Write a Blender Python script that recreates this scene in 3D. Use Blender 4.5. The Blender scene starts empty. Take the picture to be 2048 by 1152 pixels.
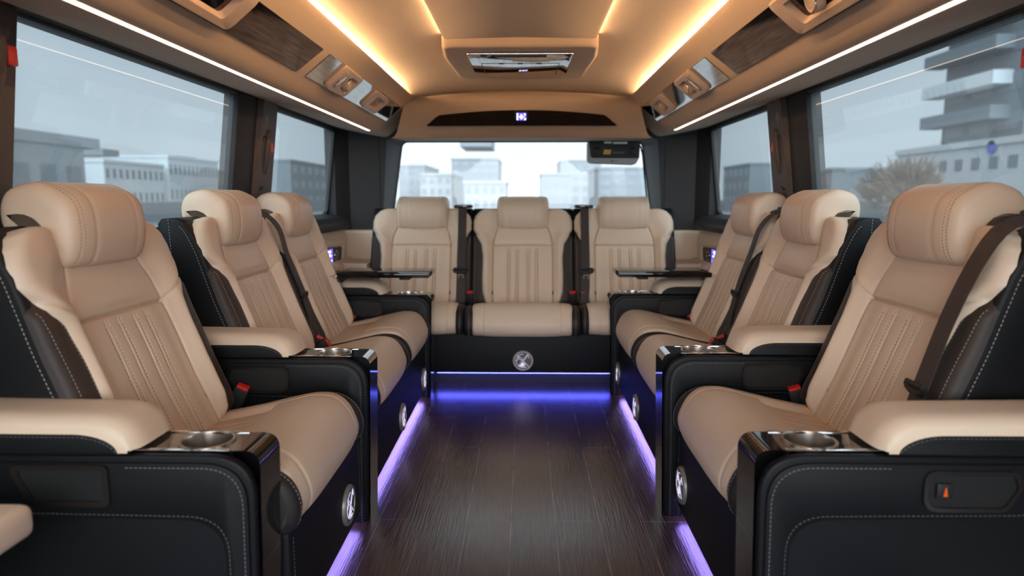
import bpy, bmesh, math, random
from mathutils import Vector, Matrix
random.seed(7)
PI=math.pi
C=bpy.context.scene.collection
X0=-0.02          # centre line of the cabin
# ------------------------------------------------------------------ camera
F=1350.0; H=0.95
def make_camera():
    d=Vector(((1050-1024)/F, -(397-576)/F, -1.0)).normalized()   # world +Y seen from the camera
    yaw=math.asin(d.x); th=math.asin(d.y/math.cos(yaw))
    X=Vector((math.cos(yaw), -math.sin(yaw)*math.sin(th), math.sin(yaw)*math.cos(th)))
    Z=Vector((0,math.cos(th),math.sin(th)))
    # rows = world axes expressed in camera axes
    M=Matrix((X,d,Z)).to_4x4()
    cam=bpy.data.cameras.new('camera'); o=bpy.data.objects.new('camera',cam); C.objects.link(o)
    M.translation=Vector((0,0,H)); o.matrix_world=M
    cam.sensor_width=36; cam.lens=F/2048*36; cam.clip_start=0.02; cam.clip_end=2000
    cam.dof.use_dof=True; cam.dof.focus_distance=2.0; cam.dof.aperture_fstop=2.4
    bpy.context.scene.camera=o
make_camera()
# ------------------------------------------------------------------ materials
def lin(r,g,b):
    f=lambda c:(c/255/12.92) if c/255<=0.04045 else ((c/255+0.055)/1.055)**2.4
    return (f(r),f(g),f(b),1)
def mat(name,color,rough=0.5,metal=0.0,bump=None,spec=None,coat=0,sheen=0,vary=0,emit=None,estr=0):
    m=bpy.data.materials.new(name); m.use_nodes=True; nt=m.node_tree; b=nt.nodes['Principled BSDF']
    b.inputs['Base Color'].default_value=color; b.inputs['Roughness'].default_value=rough; b.inputs['Metallic'].default_value=metal
    if spec is not None: b.inputs['Specular IOR Level'].default_value=spec
    if coat: b.inputs['Coat Weight'].default_value=coat; b.inputs['Coat Roughness'].default_value=0.03
    if sheen: b.inputs['Sheen Weight'].default_value=sheen; b.inputs['Sheen Roughness'].default_value=0.5
    if emit: b.inputs['Emission Color'].default_value=emit; b.inputs['Emission Strength'].default_value=estr
    tc=nt.nodes.new('ShaderNodeTexCoord')
    if bump:
        sc,st,dist=bump
        n=nt.nodes.new('ShaderNodeTexNoise'); n.inputs['Scale'].default_value=sc; n.inputs['Detail'].default_value=3
        nt.links.new(tc.outputs['Object'],n.inputs['Vector'])
        bp=nt.nodes.new('ShaderNodeBump'); bp.inputs['Strength'].default_value=st; bp.inputs['Distance'].default_value=dist
        nt.links.new(n.outputs['Fac'],bp.inputs['Height']); nt.links.new(bp.outputs['Normal'],b.inputs['Normal'])
    if vary:
        n=nt.nodes.new('ShaderNodeTexNoise'); n.inputs['Scale'].default_value=5; n.inputs['Detail'].default_value=4
        nt.links.new(tc.outputs['Object'],n.inputs['Vector'])
        mr=nt.nodes.new('ShaderNodeMapRange'); mr.inputs[3].default_value=1-vary; mr.inputs[4].default_value=1+vary
        nt.links.new(n.outputs['Fac'],mr.inputs[0])
        mx=nt.nodes.new('ShaderNodeVectorMath'); mx.operation='SCALE'; mx.inputs[0].default_value=color[:3]
        nt.links.new(mr.outputs[0],mx.inputs['Scale']); nt.links.new(mx.outputs[0],b.inputs['Base Color'])
    return m
def emis(name,color,strength):
    m=bpy.data.materials.new(name); m.use_nodes=True; nt=m.node_tree; nt.nodes.clear()
    e=nt.nodes.new('ShaderNodeEmission'); e.inputs[0].default_value=color; e.inputs[1].default_value=strength
    o=nt.nodes.new('ShaderNodeOutputMaterial'); nt.links.new(e.outputs[0],o.inputs[0]); return m
M={}
M['beige']=mat('beige_leather',(0.69,0.525,0.385,1),0.42,bump=(330,0.12,0.002),vary=0.05,spec=0.4)
M['brown']=mat('brown_leather',(0.036,0.028,0.0255,1),0.5,bump=(330,0.15,0.002),spec=0.25)
M['black']=mat('black_leather',(0.0052,0.0056,0.0068,1),0.52,bump=(330,0.15,0.002),spec=0.22)
M['brown2']=mat('dark_border_leather',(0.018,0.0155,0.015,1),0.5,bump=(330,0.15,0.002),spec=0.25)
M['seam']=mat('seam_thread_tan',(0.36,0.25,0.165,1),0.8)
M['wthread']=mat('thread_light',(0.36,0.32,0.27,1),0.8)
M['gthread']=mat('thread_grey',(0.17,0.16,0.15,1),0.8)
M['bthread']=mat('thread_dark',(0.10,0.085,0.075,1),0.8)
M['plastic']=mat('black_plastic',(0.007,0.007,0.008,1),0.6,bump=(600,0.1,0.001))
M['rimplastic']=mat('satin_black_rim',(0.016,0.013,0.012,1),0.25)
M['brownplastic']=mat('dark_brown_plastic',(0.045,0.033,0.028,1),0.5,bump=(700,0.15,0.001))
M['frame']=mat('black_rubber',(0.006,0.006,0.007,1),0.5)
M['cupbase']=mat('cup_bottom_dark',(0.02,0.018,0.017,1),0.6)  # cup bottom darkened, the shade of its depth put into the colour
M['tablegloss']=mat('table_lacquer',(0.008,0.006,0.006,1),0.06,spec=0.25)
M['recess']=mat('shaded_duct',(0.06,0.045,0.035,1),0.6)
M['whitepl']=mat('white_plastic',(0.75,0.80,0.78,1),0.5)
M['gloss']=mat('piano_black',(0.012,0.009,0.008,1),0.05,coat=1.0)
M['chrome']=mat('chrome',(0.82,0.80,0.78,1),0.10,metal=1)
M['steel']=mat('brushed_steel',(0.58,0.53,0.49,1),0.22,metal=1)
M['suede']=mat('beige_suede',(0.45,0.35,0.27,1),0.95,bump=(500,0.25,0.002),sheen=0.15,vary=0.03,spec=0.1)
M['beigeplastic']=mat('beige_plastic',(0.52,0.40,0.31,1),0.45,bump=(600,0.05,0.001))
M['red']=mat('red_plastic',(0.62,0.02,0.015,1),0.35)
M['webbing']=mat('belt_webbing',(0.028,0.022,0.020,1),0.6,bump=(900,0.5,0.001))
M['grey']=mat('grey_plastic',(0.30,0.33,0.34,1),0.5)
M['speaker']=mat('speaker_ring',(0.26,0.235,0.22,1),0.4,metal=0.4)
M['speaker_in']=mat('speaker_disc',(0.11,0.095,0.095,1),0.5,metal=0.2)
M['mark']=emis('mark_glow',(0.80,0.74,1,1),0.9)
M['cove']=emis('warm_led',(1,0.58,0.27,1),150)
M['cove2']=emis('warm_led_soft',(1,0.58,0.27,1),220)
M['line']=emis('neutral_white_led',(1,0.70,0.50,1),4)
M['violet']=emis('violet_led',(0.35,0.26,1,1),7.5)
M['violet2']=emis('blue_led',(0.10,0.11,1,1),16)
M['screen']=emis('screen_glow',(0.16,0.11,0.95,1),1.5)
M['screenw']=emis('screen_text',(0.9,0.9,1,1),2.5)
M['orange_led']=emis('switch_light',(1,0.15,0.03,1),0.6)
M['gold']=mat('gold_print',(0.62,0.33,0.06,1),0.5)
M['white']=mat('white_print',(0.45,0.42,0.40,1),0.6)
M['dark']=mat('dark_recess',(0.004,0.004,0.004,1),0.6)
def mirror_wood():
    m=bpy.data.materials.new('lacquered_mirror_trim'); m.use_nodes=True; nt=m.node_tree; b=nt.nodes['Principled BSDF']
    b.inputs['Metallic'].default_value=1.0; b.inputs['Roughness'].default_value=0.06
    tc=nt.nodes.new('ShaderNodeTexCoord'); mp=nt.nodes.new('ShaderNodeMapping'); mp.inputs['Scale'].default_value=(60,4,60)
    n=nt.nodes.new('ShaderNodeTexNoise'); n.inputs['Scale'].default_value=2; n.inputs['Detail'].default_value=6
    nt.links.new(tc.outputs['Object'],mp.inputs[0]); nt.links.new(mp.outputs[0],n.inputs['Vector'])
    r=nt.nodes.new('ShaderNodeValToRGB'); r.color_ramp.elements[0].color=(0.50,0.45,0.42,1); r.color_ramp.elements[1].color=(0.68,0.64,0.62,1)
    r.color_ramp.elements[0].position=.3; r.color_ramp.elements[1].position=.7
    nt.links.new(n.outputs['Fac'],r.inputs[0]); nt.links.new(r.outputs[0],b.inputs['Base Color'])
    bp=nt.nodes.new('ShaderNodeBump'); bp.inputs['Strength'].default_value=0.04; bp.inputs['Distance'].default_value=0.001
    nt.links.new(n.outputs['Fac'],bp.inputs['Height']); nt.links.new(bp.outputs['Normal'],b.inputs['Normal'])
    return m
M['mirror']=mirror_wood()
M['mirror_dark']=mirror_wood(); M['mirror_dark'].name='mirror_floor_reflection'
_b=M['mirror_dark'].node_tree.nodes['Principled BSDF']; _r=[q for q in M['mirror_dark'].node_tree.nodes if q.type=='VALTORGB'][0]
_r.color_ramp.elements[0].color=(0.055,0.028,0.02,1); _r.color_ramp.elements[1].color=(0.21,0.13,0.10,1)  # dark floor reflection put into the base colour of the near mirror panels
def wood_floor():
    m=bpy.data.materials.new('dark_plank_floor'); m.use_nodes=True; nt=m.node_tree; b=nt.nodes['Principled BSDF']; L=nt.links.new
    tc=nt.nodes.new('ShaderNodeTexCoord'); sp=nt.nodes.new('ShaderNodeSeparateXYZ'); L(tc.outputs['Object'],sp.inputs[0])
    cb=nt.nodes.new('ShaderNodeCombineXYZ')
    ad=nt.nodes.new('ShaderNodeMath'); ad.operation='ADD'; ad.inputs[1].default_value=10.0-0.005; L(sp.outputs['X'],ad.inputs[0])
    L(sp.outputs['Y'],cb.inputs['X']); L(ad.outputs[0],cb.inputs['Y'])
    br=nt.nodes.new('ShaderNodeTexBrick'); br.inputs['Scale'].default_value=1; br.inputs['Brick Width'].default_value=0.95; br.inputs['Row Height'].default_value=0.131
    br.inputs['Mortar Size'].default_value=0.0013; br.inputs['Mortar Smooth'].default_value=0.1; br.inputs['Bias'].default_value=0
    br.offset=0.37; br.offset_frequency=2
    br.inputs['Color1'].default_value=(0.050,0.027,0.019,1); br.inputs['Color2'].default_value=(0.085,0.047,0.032,1); br.inputs['Mortar'].default_value=(0.22,0.17,0.15,1)
    L(cb.outputs[0],br.inputs['Vector'])
    mp=nt.nodes.new('ShaderNodeMapping'); mp.inputs['Scale'].default_value=(110,5,1); L(tc.outputs['Object'],mp.inputs[0])
    n=nt.nodes.new('ShaderNodeTexNoise'); n.inputs['Scale'].default_value=1.6; n.inputs['Detail'].default_value=6; n.inputs['Distortion'].default_value=0.6; L(mp.outputs[0],n.inputs['Vector'])
    mx=nt.nodes.new('ShaderNodeMix'); mx.data_type='RGBA'; mx.blend_type='MULTIPLY'; mx.inputs[0].default_value=0.65
    L(br.outputs['Color'],mx.inputs[6]); rp=nt.nodes.new('ShaderNodeValToRGB'); rp.color_ramp.elements[0].position=.35; rp.color_ramp.elements[1].position=.65
    L(n.outputs['Fac'],rp.inputs[0]); L(rp.outputs[0],mx.inputs[7]); L(mx.outputs[2],b.inputs['Base Color'])
    mr=nt.nodes.new('ShaderNodeMapRange'); mr.inputs[3].default_value=0.30; mr.inputs[4].default_value=0.18; b.inputs['Specular IOR Level'].default_value=0.6; b.inputs['Coat Weight'].default_value=0.6; b.inputs['Coat Roughness'].default_value=0.20; b.inputs['Coat IOR'].default_value=1.6; L(n.outputs['Fac'],mr.inputs[0]); L(mr.outputs[0],b.inputs['Roughness'])
    bp=nt.nodes.new('ShaderNodeBump'); bp.inputs['Strength'].default_value=0.8; bp.inputs['Distance'].default_value=0.0012; hm=nt.nodes.new('ShaderNodeMath'); hm.operation='MULTIPLY_ADD'; hm.inputs[1].default_value=-1.6; L(br.outputs['Fac'],hm.inputs[0]); L(n.outputs['Fac'],hm.inputs[2])
    L(hm.outputs[0],bp.inputs['Height']); L(bp.outputs['Normal'],b.inputs['Normal']); L(bp.outputs['Normal'],b.inputs['Coat Normal'])
    return m
M['floor']=wood_floor()
def glass(name,tint,haze=0.0,refl=1.0):
    m=bpy.data.materials.new(name); m.use_nodes=True; nt=m.node_tree; nt.nodes.clear(); L=nt.links.new
    t=nt.nodes.new('ShaderNodeBsdfTransparent'); t.inputs[0].default_value=tint
    g=nt.nodes.new('ShaderNodeBsdfGlossy'); g.inputs['Roughness'].default_value=0.0
    gm=nt.nodes.new('ShaderNodeNewGeometry'); dt=nt.nodes.new('ShaderNodeVectorMath'); dt.operation='DOT_PRODUCT'; L(gm.outputs['Normal'],dt.inputs[0]); L(gm.outputs['Incoming'],dt.inputs[1])
    ab=nt.nodes.new('ShaderNodeMath'); ab.operation='ABSOLUTE'; L(dt.outputs['Value'],ab.inputs[0])
    iv=nt.nodes.new('ShaderNodeMath'); iv.operation='SUBTRACT'; iv.inputs[0].default_value=1; L(ab.outputs[0],iv.inputs[1])
    pw=nt.nodes.new('ShaderNodeMath'); pw.operation='POWER'; pw.inputs[1].default_value=5; L(iv.outputs[0],pw.inputs[0])
    fr=nt.nodes.new('ShaderNodeMath'); fr.operation='MULTIPLY_ADD'; fr.inputs[1].default_value=0.92; fr.inputs[2].default_value=0.08; L(pw.outputs[0],fr.inputs[0])
    ml=nt.nodes.new('ShaderNodeMath'); ml.operation='MULTIPLY'; ml.inputs[1].default_value=refl; ml.use_clamp=True; L(fr.outputs[0],ml.inputs[0])
    base=t.outputs[0]
    if haze:
        tr=nt.nodes.new('ShaderNodeBsdfTranslucent'); tr.inputs[0].default_value=(0.9,0.93,0.95,1)
        mh=nt.nodes.new('ShaderNodeMixShader')
        tc=nt.nodes.new('ShaderNodeTexCoord'); n=nt.nodes.new('ShaderNodeTexNoise'); n.inputs['Scale'].default_value=6; n.inputs['Detail'].default_value=5
        L(tc.outputs['Object'],n.inputs['Vector'])
        mr=nt.nodes.new('ShaderNodeMapRange'); mr.inputs[3].default_value=haze*0.8; mr.inputs[4].default_value=haze*1.2; L(n.outputs['Fac'],mr.inputs[0])
        L(mr.outputs[0],mh.inputs[0]); L(t.outputs[0],mh.inputs[1]); L(tr.outputs[0],mh.inputs[2]); base=mh.outputs[0]
    mx=nt.nodes.new('ShaderNodeMixShader'); L(ml.outputs[0],mx.inputs[0]); L(base,mx.inputs[1]); L(g.outputs[0],mx.inputs[2])
    o=nt.nodes.new('ShaderNodeOutputMaterial'); L(mx.outputs[0],o.inputs[0]); return m
M['sideglass']=glass('tinted_side_glass',(0.34,0.405,0.44,1),0.04,1.15)
M['rearglass']=glass('hazed_rear_glass',(0.84,0.87,0.88,1),0.20,0.35)  # outdoor haze put into the pane as a translucent veil
def mesh_grille():
    m=mat('speaker_mesh',(0.010,0.009,0.009,1),0.7,spec=0.05); nt=m.node_tree; b=nt.nodes['Principled BSDF']; L=nt.links.new
    tc=nt.nodes.new('ShaderNodeTexCoord'); mp=nt.nodes.new('ShaderNodeMapping'); mp.inputs['Rotation'].default_value=(0,PI/4,0); mp.inputs['Scale'].default_value=(140,140,140)
    L(tc.outputs['Object'],mp.inputs[0]); ck=nt.nodes.new('ShaderNodeTexChecker'); ck.inputs['Scale'].default_value=1
    ck.inputs['Color1'].default_value=(0.018,0.015,0.014,1); ck.inputs['Color2'].default_value=(0.004,0.004,0.004,1)
    L(mp.outputs[0],ck.inputs['Vector']); L(ck.outputs['Color'],b.inputs['Base Color']); return m
M['grille']=mesh_grille()
# ------------------------------------------------------------------ mesh builder
class MB:
    def __init__(s): s.v=[]; s.f=[]; s.m=[]; s.sm=[]; s.mats=[]
    def mi(s,m):
        m=M[m] if isinstance(m,str) else m
        if m not in s.mats: s.mats.append(m)
        return s.mats.index(m)
    def add(s,vs,fs,m,smooth=True):
        k=len(s.v); i=s.mi(m); s.v+= [tuple(p) for p in vs]
        for f in fs: s.f.append(tuple(a+k for a in f)); s.m.append(i); s.sm.append(smooth)
    def box(s,lo,hi,m,bev=0.0,seg=2):
        bm=bmesh.new(); bmesh.ops.create_cube(bm,size=1)
        for v in bm.verts: v.co=Vector([(lo[i]+hi[i])/2+v.co[i]*(hi[i]-lo[i]) for i in range(3)])
        if bev: bmesh.ops.bevel(bm,geom=bm.edges[:],offset=bev,segments=seg,profile=0.5,affect='EDGES')
        s.bm(bm,m)
    def bm(s,bm,m,T=None):
        bm.verts.index_update()
        vs=[(T@v.co if T else v.co) for v in bm.verts]; s.add(vs,[[v.index for v in f.verts] for f in bm.faces],m); bm.free()
    def prism(s,poly,axis,a,b,m,bev=0.0,seg=2,T=None):
        # poly in the two other axes (order x,y / x,z / y,z), extruded along axis from a to b
        def P(p,c):
            return {0:(c,p[0],p[1]),1:(p[0],c,p[1]),2:(p[0],p[1],c)}[axis]
        bm=bmesh.new(); n=len(poly)
        va=[bm.verts.new(P(p,a)) for p in poly]; vb=[bm.verts.new(P(p,b)) for p in poly]
        fa=bm.faces.new(va); fb=bm.faces.new(vb[::-1])
        for i in range(n): bm.faces.new((va[i],vb[i],vb[(i+1)%n],va[(i+1)%n]))
        bmesh.ops.recalc_face_normals(bm,faces=bm.faces[:])
        if bev:
            es=list(set(fa.edges[:]+fb.edges[:])); bmesh.ops.bevel(bm,geom=es,offset=bev,segments=seg,profile=0.5,affect='EDGES')
        s.bm(bm,m,T)
    def tube(s,pts,r,m,n=10,caps=True,closed=False):
        pts=[Vector(p) for p in pts]; N=len(pts); vs=[]; fs=[]; up=None
        for i,p in enumerate(pts):
            if closed: t=(pts[(i+1)%N]-pts[i-1]).normalized()
            else: t=(pts[min(i+1,N-1)]-pts[max(i-1,0)]).normalized()
            if up is None:
                up=Vector((0,0,1)) if abs(t.z)<0.9 else Vector((1,0,0))
            a=t.cross(up).normalized(); up=a.cross(t).normalized()
            rr=r[i] if isinstance(r,(list,tuple)) else r
            for j in range(n):
                q=2*PI*j/n; vs.append(p+a*math.cos(q)*rr+up*math.sin(q)*rr)
        for i in range(N if closed else N-1):
            for j in range(n):
                i2=(i+1)%N; fs.append((i*n+j,i*n+(j+1)%n,i2*n+(j+1)%n,i2*n+j))
        if caps and not closed: fs.append(tuple(range(n))[::-1]); fs.append(tuple((N-1)*n+j for j in range(n)))
        s.add(vs,fs,m)
    def ribbon(s,pts,width_vec,thick,m):
        # webbing: path swept with a fixed width vector and small thickness
        pts=[Vector(p) for p in pts]; N=len(pts); vs=[]; fs=[]
        for i,p in enumerate(pts):
            w=Vector(width_vec)/2
            t=(pts[min(i+1,N-1)]-pts[max(i-1,0)]).normalized(); n=t.cross(w).normalized()*thick/2
            vs+=[p-w-n,p+w-n,p+w+n,p-w+n]
        for i in range(N-1):
            for j in range(4): fs.append((i*4+j,i*4+(j+1)%4,i*4+4+(j+1)%4,i*4+4+j))
        fs+=[(3,2,1,0),tuple(N*4-4+j for j in range(4))]
        s.add(vs,fs,m,False)
    def lathe(s,prof,m,n=40,T=None,close=False):
        vs=[];fs=[]
        for r,z in prof:
            for j in range(n):
                q=2*PI*j/n; p=Vector((r*math.cos(q),r*math.sin(q),z)); vs.append(T@p if T else p)
        K=len(prof)
        for i in range(K-1):
            for j in range(n): fs.append((i*n+j,i*n+(j+1)%n,(i+1)*n+(j+1)%n,(i+1)*n+j))
        if prof[0][0]>1e-6 and close: fs.append(tuple(range(n))[::-1])
        if prof[-1][0]>1e-6 and close: fs.append(tuple((K-1)*n+j for j in range(n)))
        s.add(vs,fs,m)
    def dashes(s,pts,nrm,m,pitch=0.0075,ln=0.0045,w=0.0011,h=0.0006):
        # a row of stitches along a path lying on a surface
        pts=[Vector(p) for p in pts]; nrm=[Vector(n) for n in nrm]
        acc=0; nxt=0; 
        for i in range(len(pts)-1):
            a,b=pts[i],pts[i+1]; L=(b-a).length
            if L<1e-7: continue
            t=(b-a)/L
            while nxt<=acc+L:
                k=(nxt-acc)/L; p=a.lerp(b,k); n=nrm[i].lerp(nrm[i+1],k).normalized(); sd=t.cross(n).normalized()
                q=p+n*h
                e=t*ln/2; wv=sd*w/2
                vs=[q-e-wv,q+e-wv,q+e+wv,q-e+wv,q-e-wv-n*h*2,q+e-wv-n*h*2,q+e+wv-n*h*2,q-e+wv-n*h*2]
                s.add(vs,[(0,1,2,3),(0,4,5,1),(1,5,6,2),(2,6,7,3),(3,7,4,0)],m,False)
                nxt+=pitch
            acc+=L
    def build(s,name,parent=None,sharp=40,T=None,recalc=True):
        me=bpy.data.meshes.new(name); me.from_pydata([T@Vector(p) for p in s.v] if T else s.v,[],s.f)
        for m in s.mats: me.materials.append(m)
        me.polygons.foreach_set('material_index',s.m); me.polygons.foreach_set('use_smooth',s.sm)
        bm=bmesh.new(); bm.from_mesh(me)
        if recalc: bmesh.ops.recalc_face_normals(bm,faces=bm.faces[:])
        lim=math.radians(sharp)
        for e in bm.edges:
            if len(e.link_faces)==2:
                try: e.smooth=e.calc_face_angle()<lim
                except ValueError: pass
        bm.to_mesh(me); bm.free(); me.update()
        o=bpy.data.objects.new(name,me); C.objects.link(o)
        if parent: o.parent=parent
        return o
def tag(o,label=None,cat=None,group=None,kind=None):
    if label: o['label']=label
    if cat: o['category']=cat
    if group: o['group']=group
    if kind: o['kind']=kind
    return o
def thing(name,label,cat,loc=(0,0,0),rz=0,group=None):
    o=bpy.data.objects.new(name,None); C.objects.link(o); o.empty_display_size=0.05; o.location=loc; o.rotation_euler=(0,0,rz)
    return tag(o,label,cat,group)
def struct(o): o['kind']='structure'; return o
def children_of(o): return [c for c in list(bpy.data.objects) if c.parent==o]
def dup(root,loc,rz,label,group=None,skip=()):
    kids={}
    for ob in bpy.data.objects:
        if ob.parent: kids.setdefault(ob.parent.name,[]).append(ob)
    r=root.copy(); C.objects.link(r); r.location=loc; r.rotation_euler=(0,0,rz); r['label']=label
    if group: r['group']=group
    for ch in kids.get(root.name,[]):
        if any(ch.name.startswith(k) for k in skip): continue
        c=ch.copy(); C.objects.link(c); c.parent=r
        for g in kids.get(ch.name,[]):
            d=g.copy(); C.objects.link(d); d.parent=c
    return r
# ------------------------------------------------------------------ curves
def cat_rom(pts,n,closed=False):
    pts=[Vector(p) for p in pts]; N=len(pts); out=[]
    def P(i): return pts[i%N] if closed else pts[max(0,min(N-1,i))]
    segs=N if closed else N-1; dense=[]
    for i in range(segs):
        a,b,c,d=P(i-1),P(i),P(i+1),P(i+2)
        for k in range(24):
            t=k/24; dense.append(0.5*((2*b)+(c-a)*t+(2*a-5*b+4*c-d)*t*t+(3*b-a-3*c+d)*t**3))
    dense.append(P(segs) if not closed else pts[0])
    L=[0]
    for i in range(1,len(dense)): L.append(L[-1]+(dense[i]-dense[i-1]).length)
    tot=L[-1]; j=0
    cnt=n if not closed else n
    for k in range(cnt):
        t=tot*k/(n-1 if not closed else n)
        while j<len(L)-2 and L[j+1]<t: j+=1
        q=(t-L[j])/max(1e-9,L[j+1]-L[j]); out.append(dense[j].lerp(dense[j+1],min(1,q)))
    return out
def cat_rom2(pts,n=40): return [(p.x,p.y) for p in cat_rom([(a,b,0) for a,b in pts],n)]
def sstep(a,b,x):
    t=max(0,min(1,(x-a)/(b-a))); return t*t*(3-2*t)
def interp(tab,x):
    if x<=tab[0][0]: return tab[0][1]
    for (a,b),(c,d) in zip(tab,tab[1:]):
        if x<=c: 
            t=(x-a)/(c-a); t=t*t*(3-2*t)*0.5+t*0.5; return b+(d-b)*t
    return tab[-1][1]
def gau(x,w): return math.exp(-(x/w)**2)
def segd(px,py,ax,ay,bx,by):
    dx,dy=bx-ax,by-ay; t=max(0,min(1,((px-ax)*dx+(py-ay)*dy)/(dx*dx+dy*dy))); return math.hypot(px-ax-dx*t,py-ay-dy*t)
def samples(w,crit,base=0.008,fine=0.002):
    # x samples from -w to w, denser near critical abscissae and the edges
    xs=[-w]; 
    while xs[-1]<w-1e-9:
        x=xs[-1]; d=min([abs(x-c) for c in crit]+[w-abs(x)+0.0])
        st=fine if d<0.006 else (fine*2 if d<0.014 else base)
        xs.append(min(w,x+st))
    return xs
# ------------------------------------------------------------------ the seat (faces local -Y, width along X)
BACK=cat_rom([(0,-0.150,0.335),(0,-0.122,0.40),(0,-0.078,0.50),(0,-0.040,0.60),(0,-0.005,0.69),(0,0.020,0.77),(0,0.043,0.84),(0,0.062,0.891)],150)
def normals(P,flip=1):
    out=[]
    for i in range(len(P)):
        t=(P[min(i+1,len(P)-1)]-P[max(i-1,0)]).normalized(); out.append(Vector((0,-t.z,t.y))*flip)   # towards -Y for a rising path
    return out
BN=normals(BACK)
HW=[(0.335,0.150),(0.36,0.185),(0.39,0.212),(0.43,0.226),(0.50,0.230),(0.62,0.228),(0.68,0.236),(0.74,0.262),(0.78,0.283),(0.82,0.283),(0.85,0.274),(0.873,0.254),(0.891,0.222)]
XS=[(0.30,0.160),(0.40,0.168),(0.69,0.168),(0.74,0.160),(0.79,0.140),(0.84,0.112),(0.90,0.100)]
PLE=(-0.078,-0.031,0.031,0.078)
def back_disp(x,z):
    ax=abs(x); xs=interp(XS,z); hw=interp(HW,z)
    wz=0.040+0.050*sstep(0.70,0.77,z); d=(0.034-0.006*sstep(0.72,0.80,z))*sstep(xs-0.004,xs+wz,ax)
    d-=0.018*(ax/0.28)**2*sstep(0.7,0.8,z)*0.6
    # padded panels
    d+=0.008*(1-min(1,(ax/xs))**2)*sstep(0.69,0.72,z)*(1-sstep(0.76,0.82,z))
    s=0.0095
    d-=s*gau(ax-xs,0.0034)
    if ax<xs+0.006: d-=s*gau(z-0.69,0.0036)
    if ax>xs-0.01: d-=0.006*gau(segd(ax,z,0.166,0.688,0.275,0.757),0.0045)
    if z<0.69 and ax<xs:
        fade=sstep(0.0,0.035,0.685-z)
        for c in PLE: d-=fade*(0.0055*gau(x-c+0.0055,0.0024)+0.0055*gau(x-c-0.0055,0.0024)-0.0012*gau(x-c,0.003))
        # puff between channels
        k=abs(math.sin((x+0.1545)/0.0545*PI/2)); d+=0.0022*fade*(1-gau(((x/0.0545)%1-0.5),0.3)) 
    # rounded outer edge
    r=0.034; e=hw-ax
    if e<r: d-=0.034*(1-math.sqrt(max(0,1-((r-e)/r)**2)))
    # rounded ends
    if z>0.872: q=(z-0.872)/0.019; d-=0.016*(1-math.sqrt(max(0,1-min(1,q)**2)))
    if z<0.365: q=(0.365-z)/0.03; d-=0.024*(1-math.sqrt(max(0,1-min(1,q)**2)))
    return d
def back_pt(x,z):
    # position on the front of the padded back for height z of the base line
    lo,hi=0,len(BACK)-1
    while hi-lo>1:
        mid=(lo+hi)//2
        if BACK[mid].z<z: lo=mid
        else: hi=mid
    t=(z-BACK[lo].z)/(BACK[hi].z-BACK[lo].z); t=max(0,min(1,t))
    P=BACK[lo].lerp(BACK[hi],t); n=BN[lo].lerp(BN[hi],t).normalized()
    p=P+n*back_disp(x,z); p.x=x; return p,n
def make_back(parent):
    mb=MB(); crit=list(PLE)+[p+0.0055 for p in PLE]+[p-0.0055 for p in PLE]
    rel=samples(1.0,[0.999],1,1)
    # columns follow fixed fractions so seams stay crisp: mix of absolute x for the centre, scaled beyond
    inner=samples(0.168,crit,0.006,0.002)
    side=[0.0,0.02,0.04,0.07,0.11,0.16,0.22,0.30,0.38,0.46,0.54,0.62,0.70,0.77,0.83,0.88,0.92,0.95,0.975,0.99,1.0]
    rows=[]; zs=[BACK[i].z for i in range(len(BACK))]
    zz=[]
    for a,b in zip(zs,zs[1:]):
        zz.append(a)
        if abs(a-0.69)<0.012: zz.append((a+b)/2)
    zz.append(zs[-1])
    for z in zz:
        hw=interp(HW,z); xs=min(interp(XS,z),hw-0.01); k=xs/0.168
        row=[-xs-(hw-xs)*t for t in side[::-1][:-1]]+[x*k for x in inner]+[xs+(hw-xs)*t for t in side[1:]]
        rows.append((z,row))
    n=len(rows[0][1]); vs=[];fs=[]
    for z,row in rows:
        for x in row: vs.append(back_pt(x,z)[0])
    R=len(rows)
    for i in range(R-1):
        for j in range(n-1): fs.append((i*n+j,i*n+j+1,(i+1)*n+j+1,(i+1)*n+j))
    k=len(vs); th=0.085
    for z,row in rows:
        for x in (row[0],row[-1]):
            p,nn=back_pt(0.0,z); vs.append(Vector((x*0.985,interp([(0.335,-0.02),(0.69,0.075),(0.78,0.100),(0.891,0.125)],z),z)))
    for i in range(R-1):
        a=k+2*i; fs.append((i*n,(i+1)*n,a+2,a)); fs.append((i*n+n-1,a+1,a+3,(i+1)*n+n-1)); fs.append((a,a+2,a+3,a+1))
    fs.append(tuple(range(n))+(k+1,k)); fs.append(tuple((R-1)*n+j for j in range(n))[::-1]+(k+2*R-2,k+2*R-1))
    mb.add(vs,fs,'beige')
    def line(f,m='seam',**kw):
        pts=[];ns=[]
        for x,z in f: p,nn=back_pt(x,z); pts.append(p); ns.append(nn)
        mb.dashes(pts,ns,m,**kw)
    for c in PLE:
        for o in (-0.0085,0.0085): line([(c+o,0.37+i*0.0105) for i in range(29)],pitch=0.009,ln=0.0055,w=0.0013)
    mb.build('backrest',parent,sharp=60)
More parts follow.
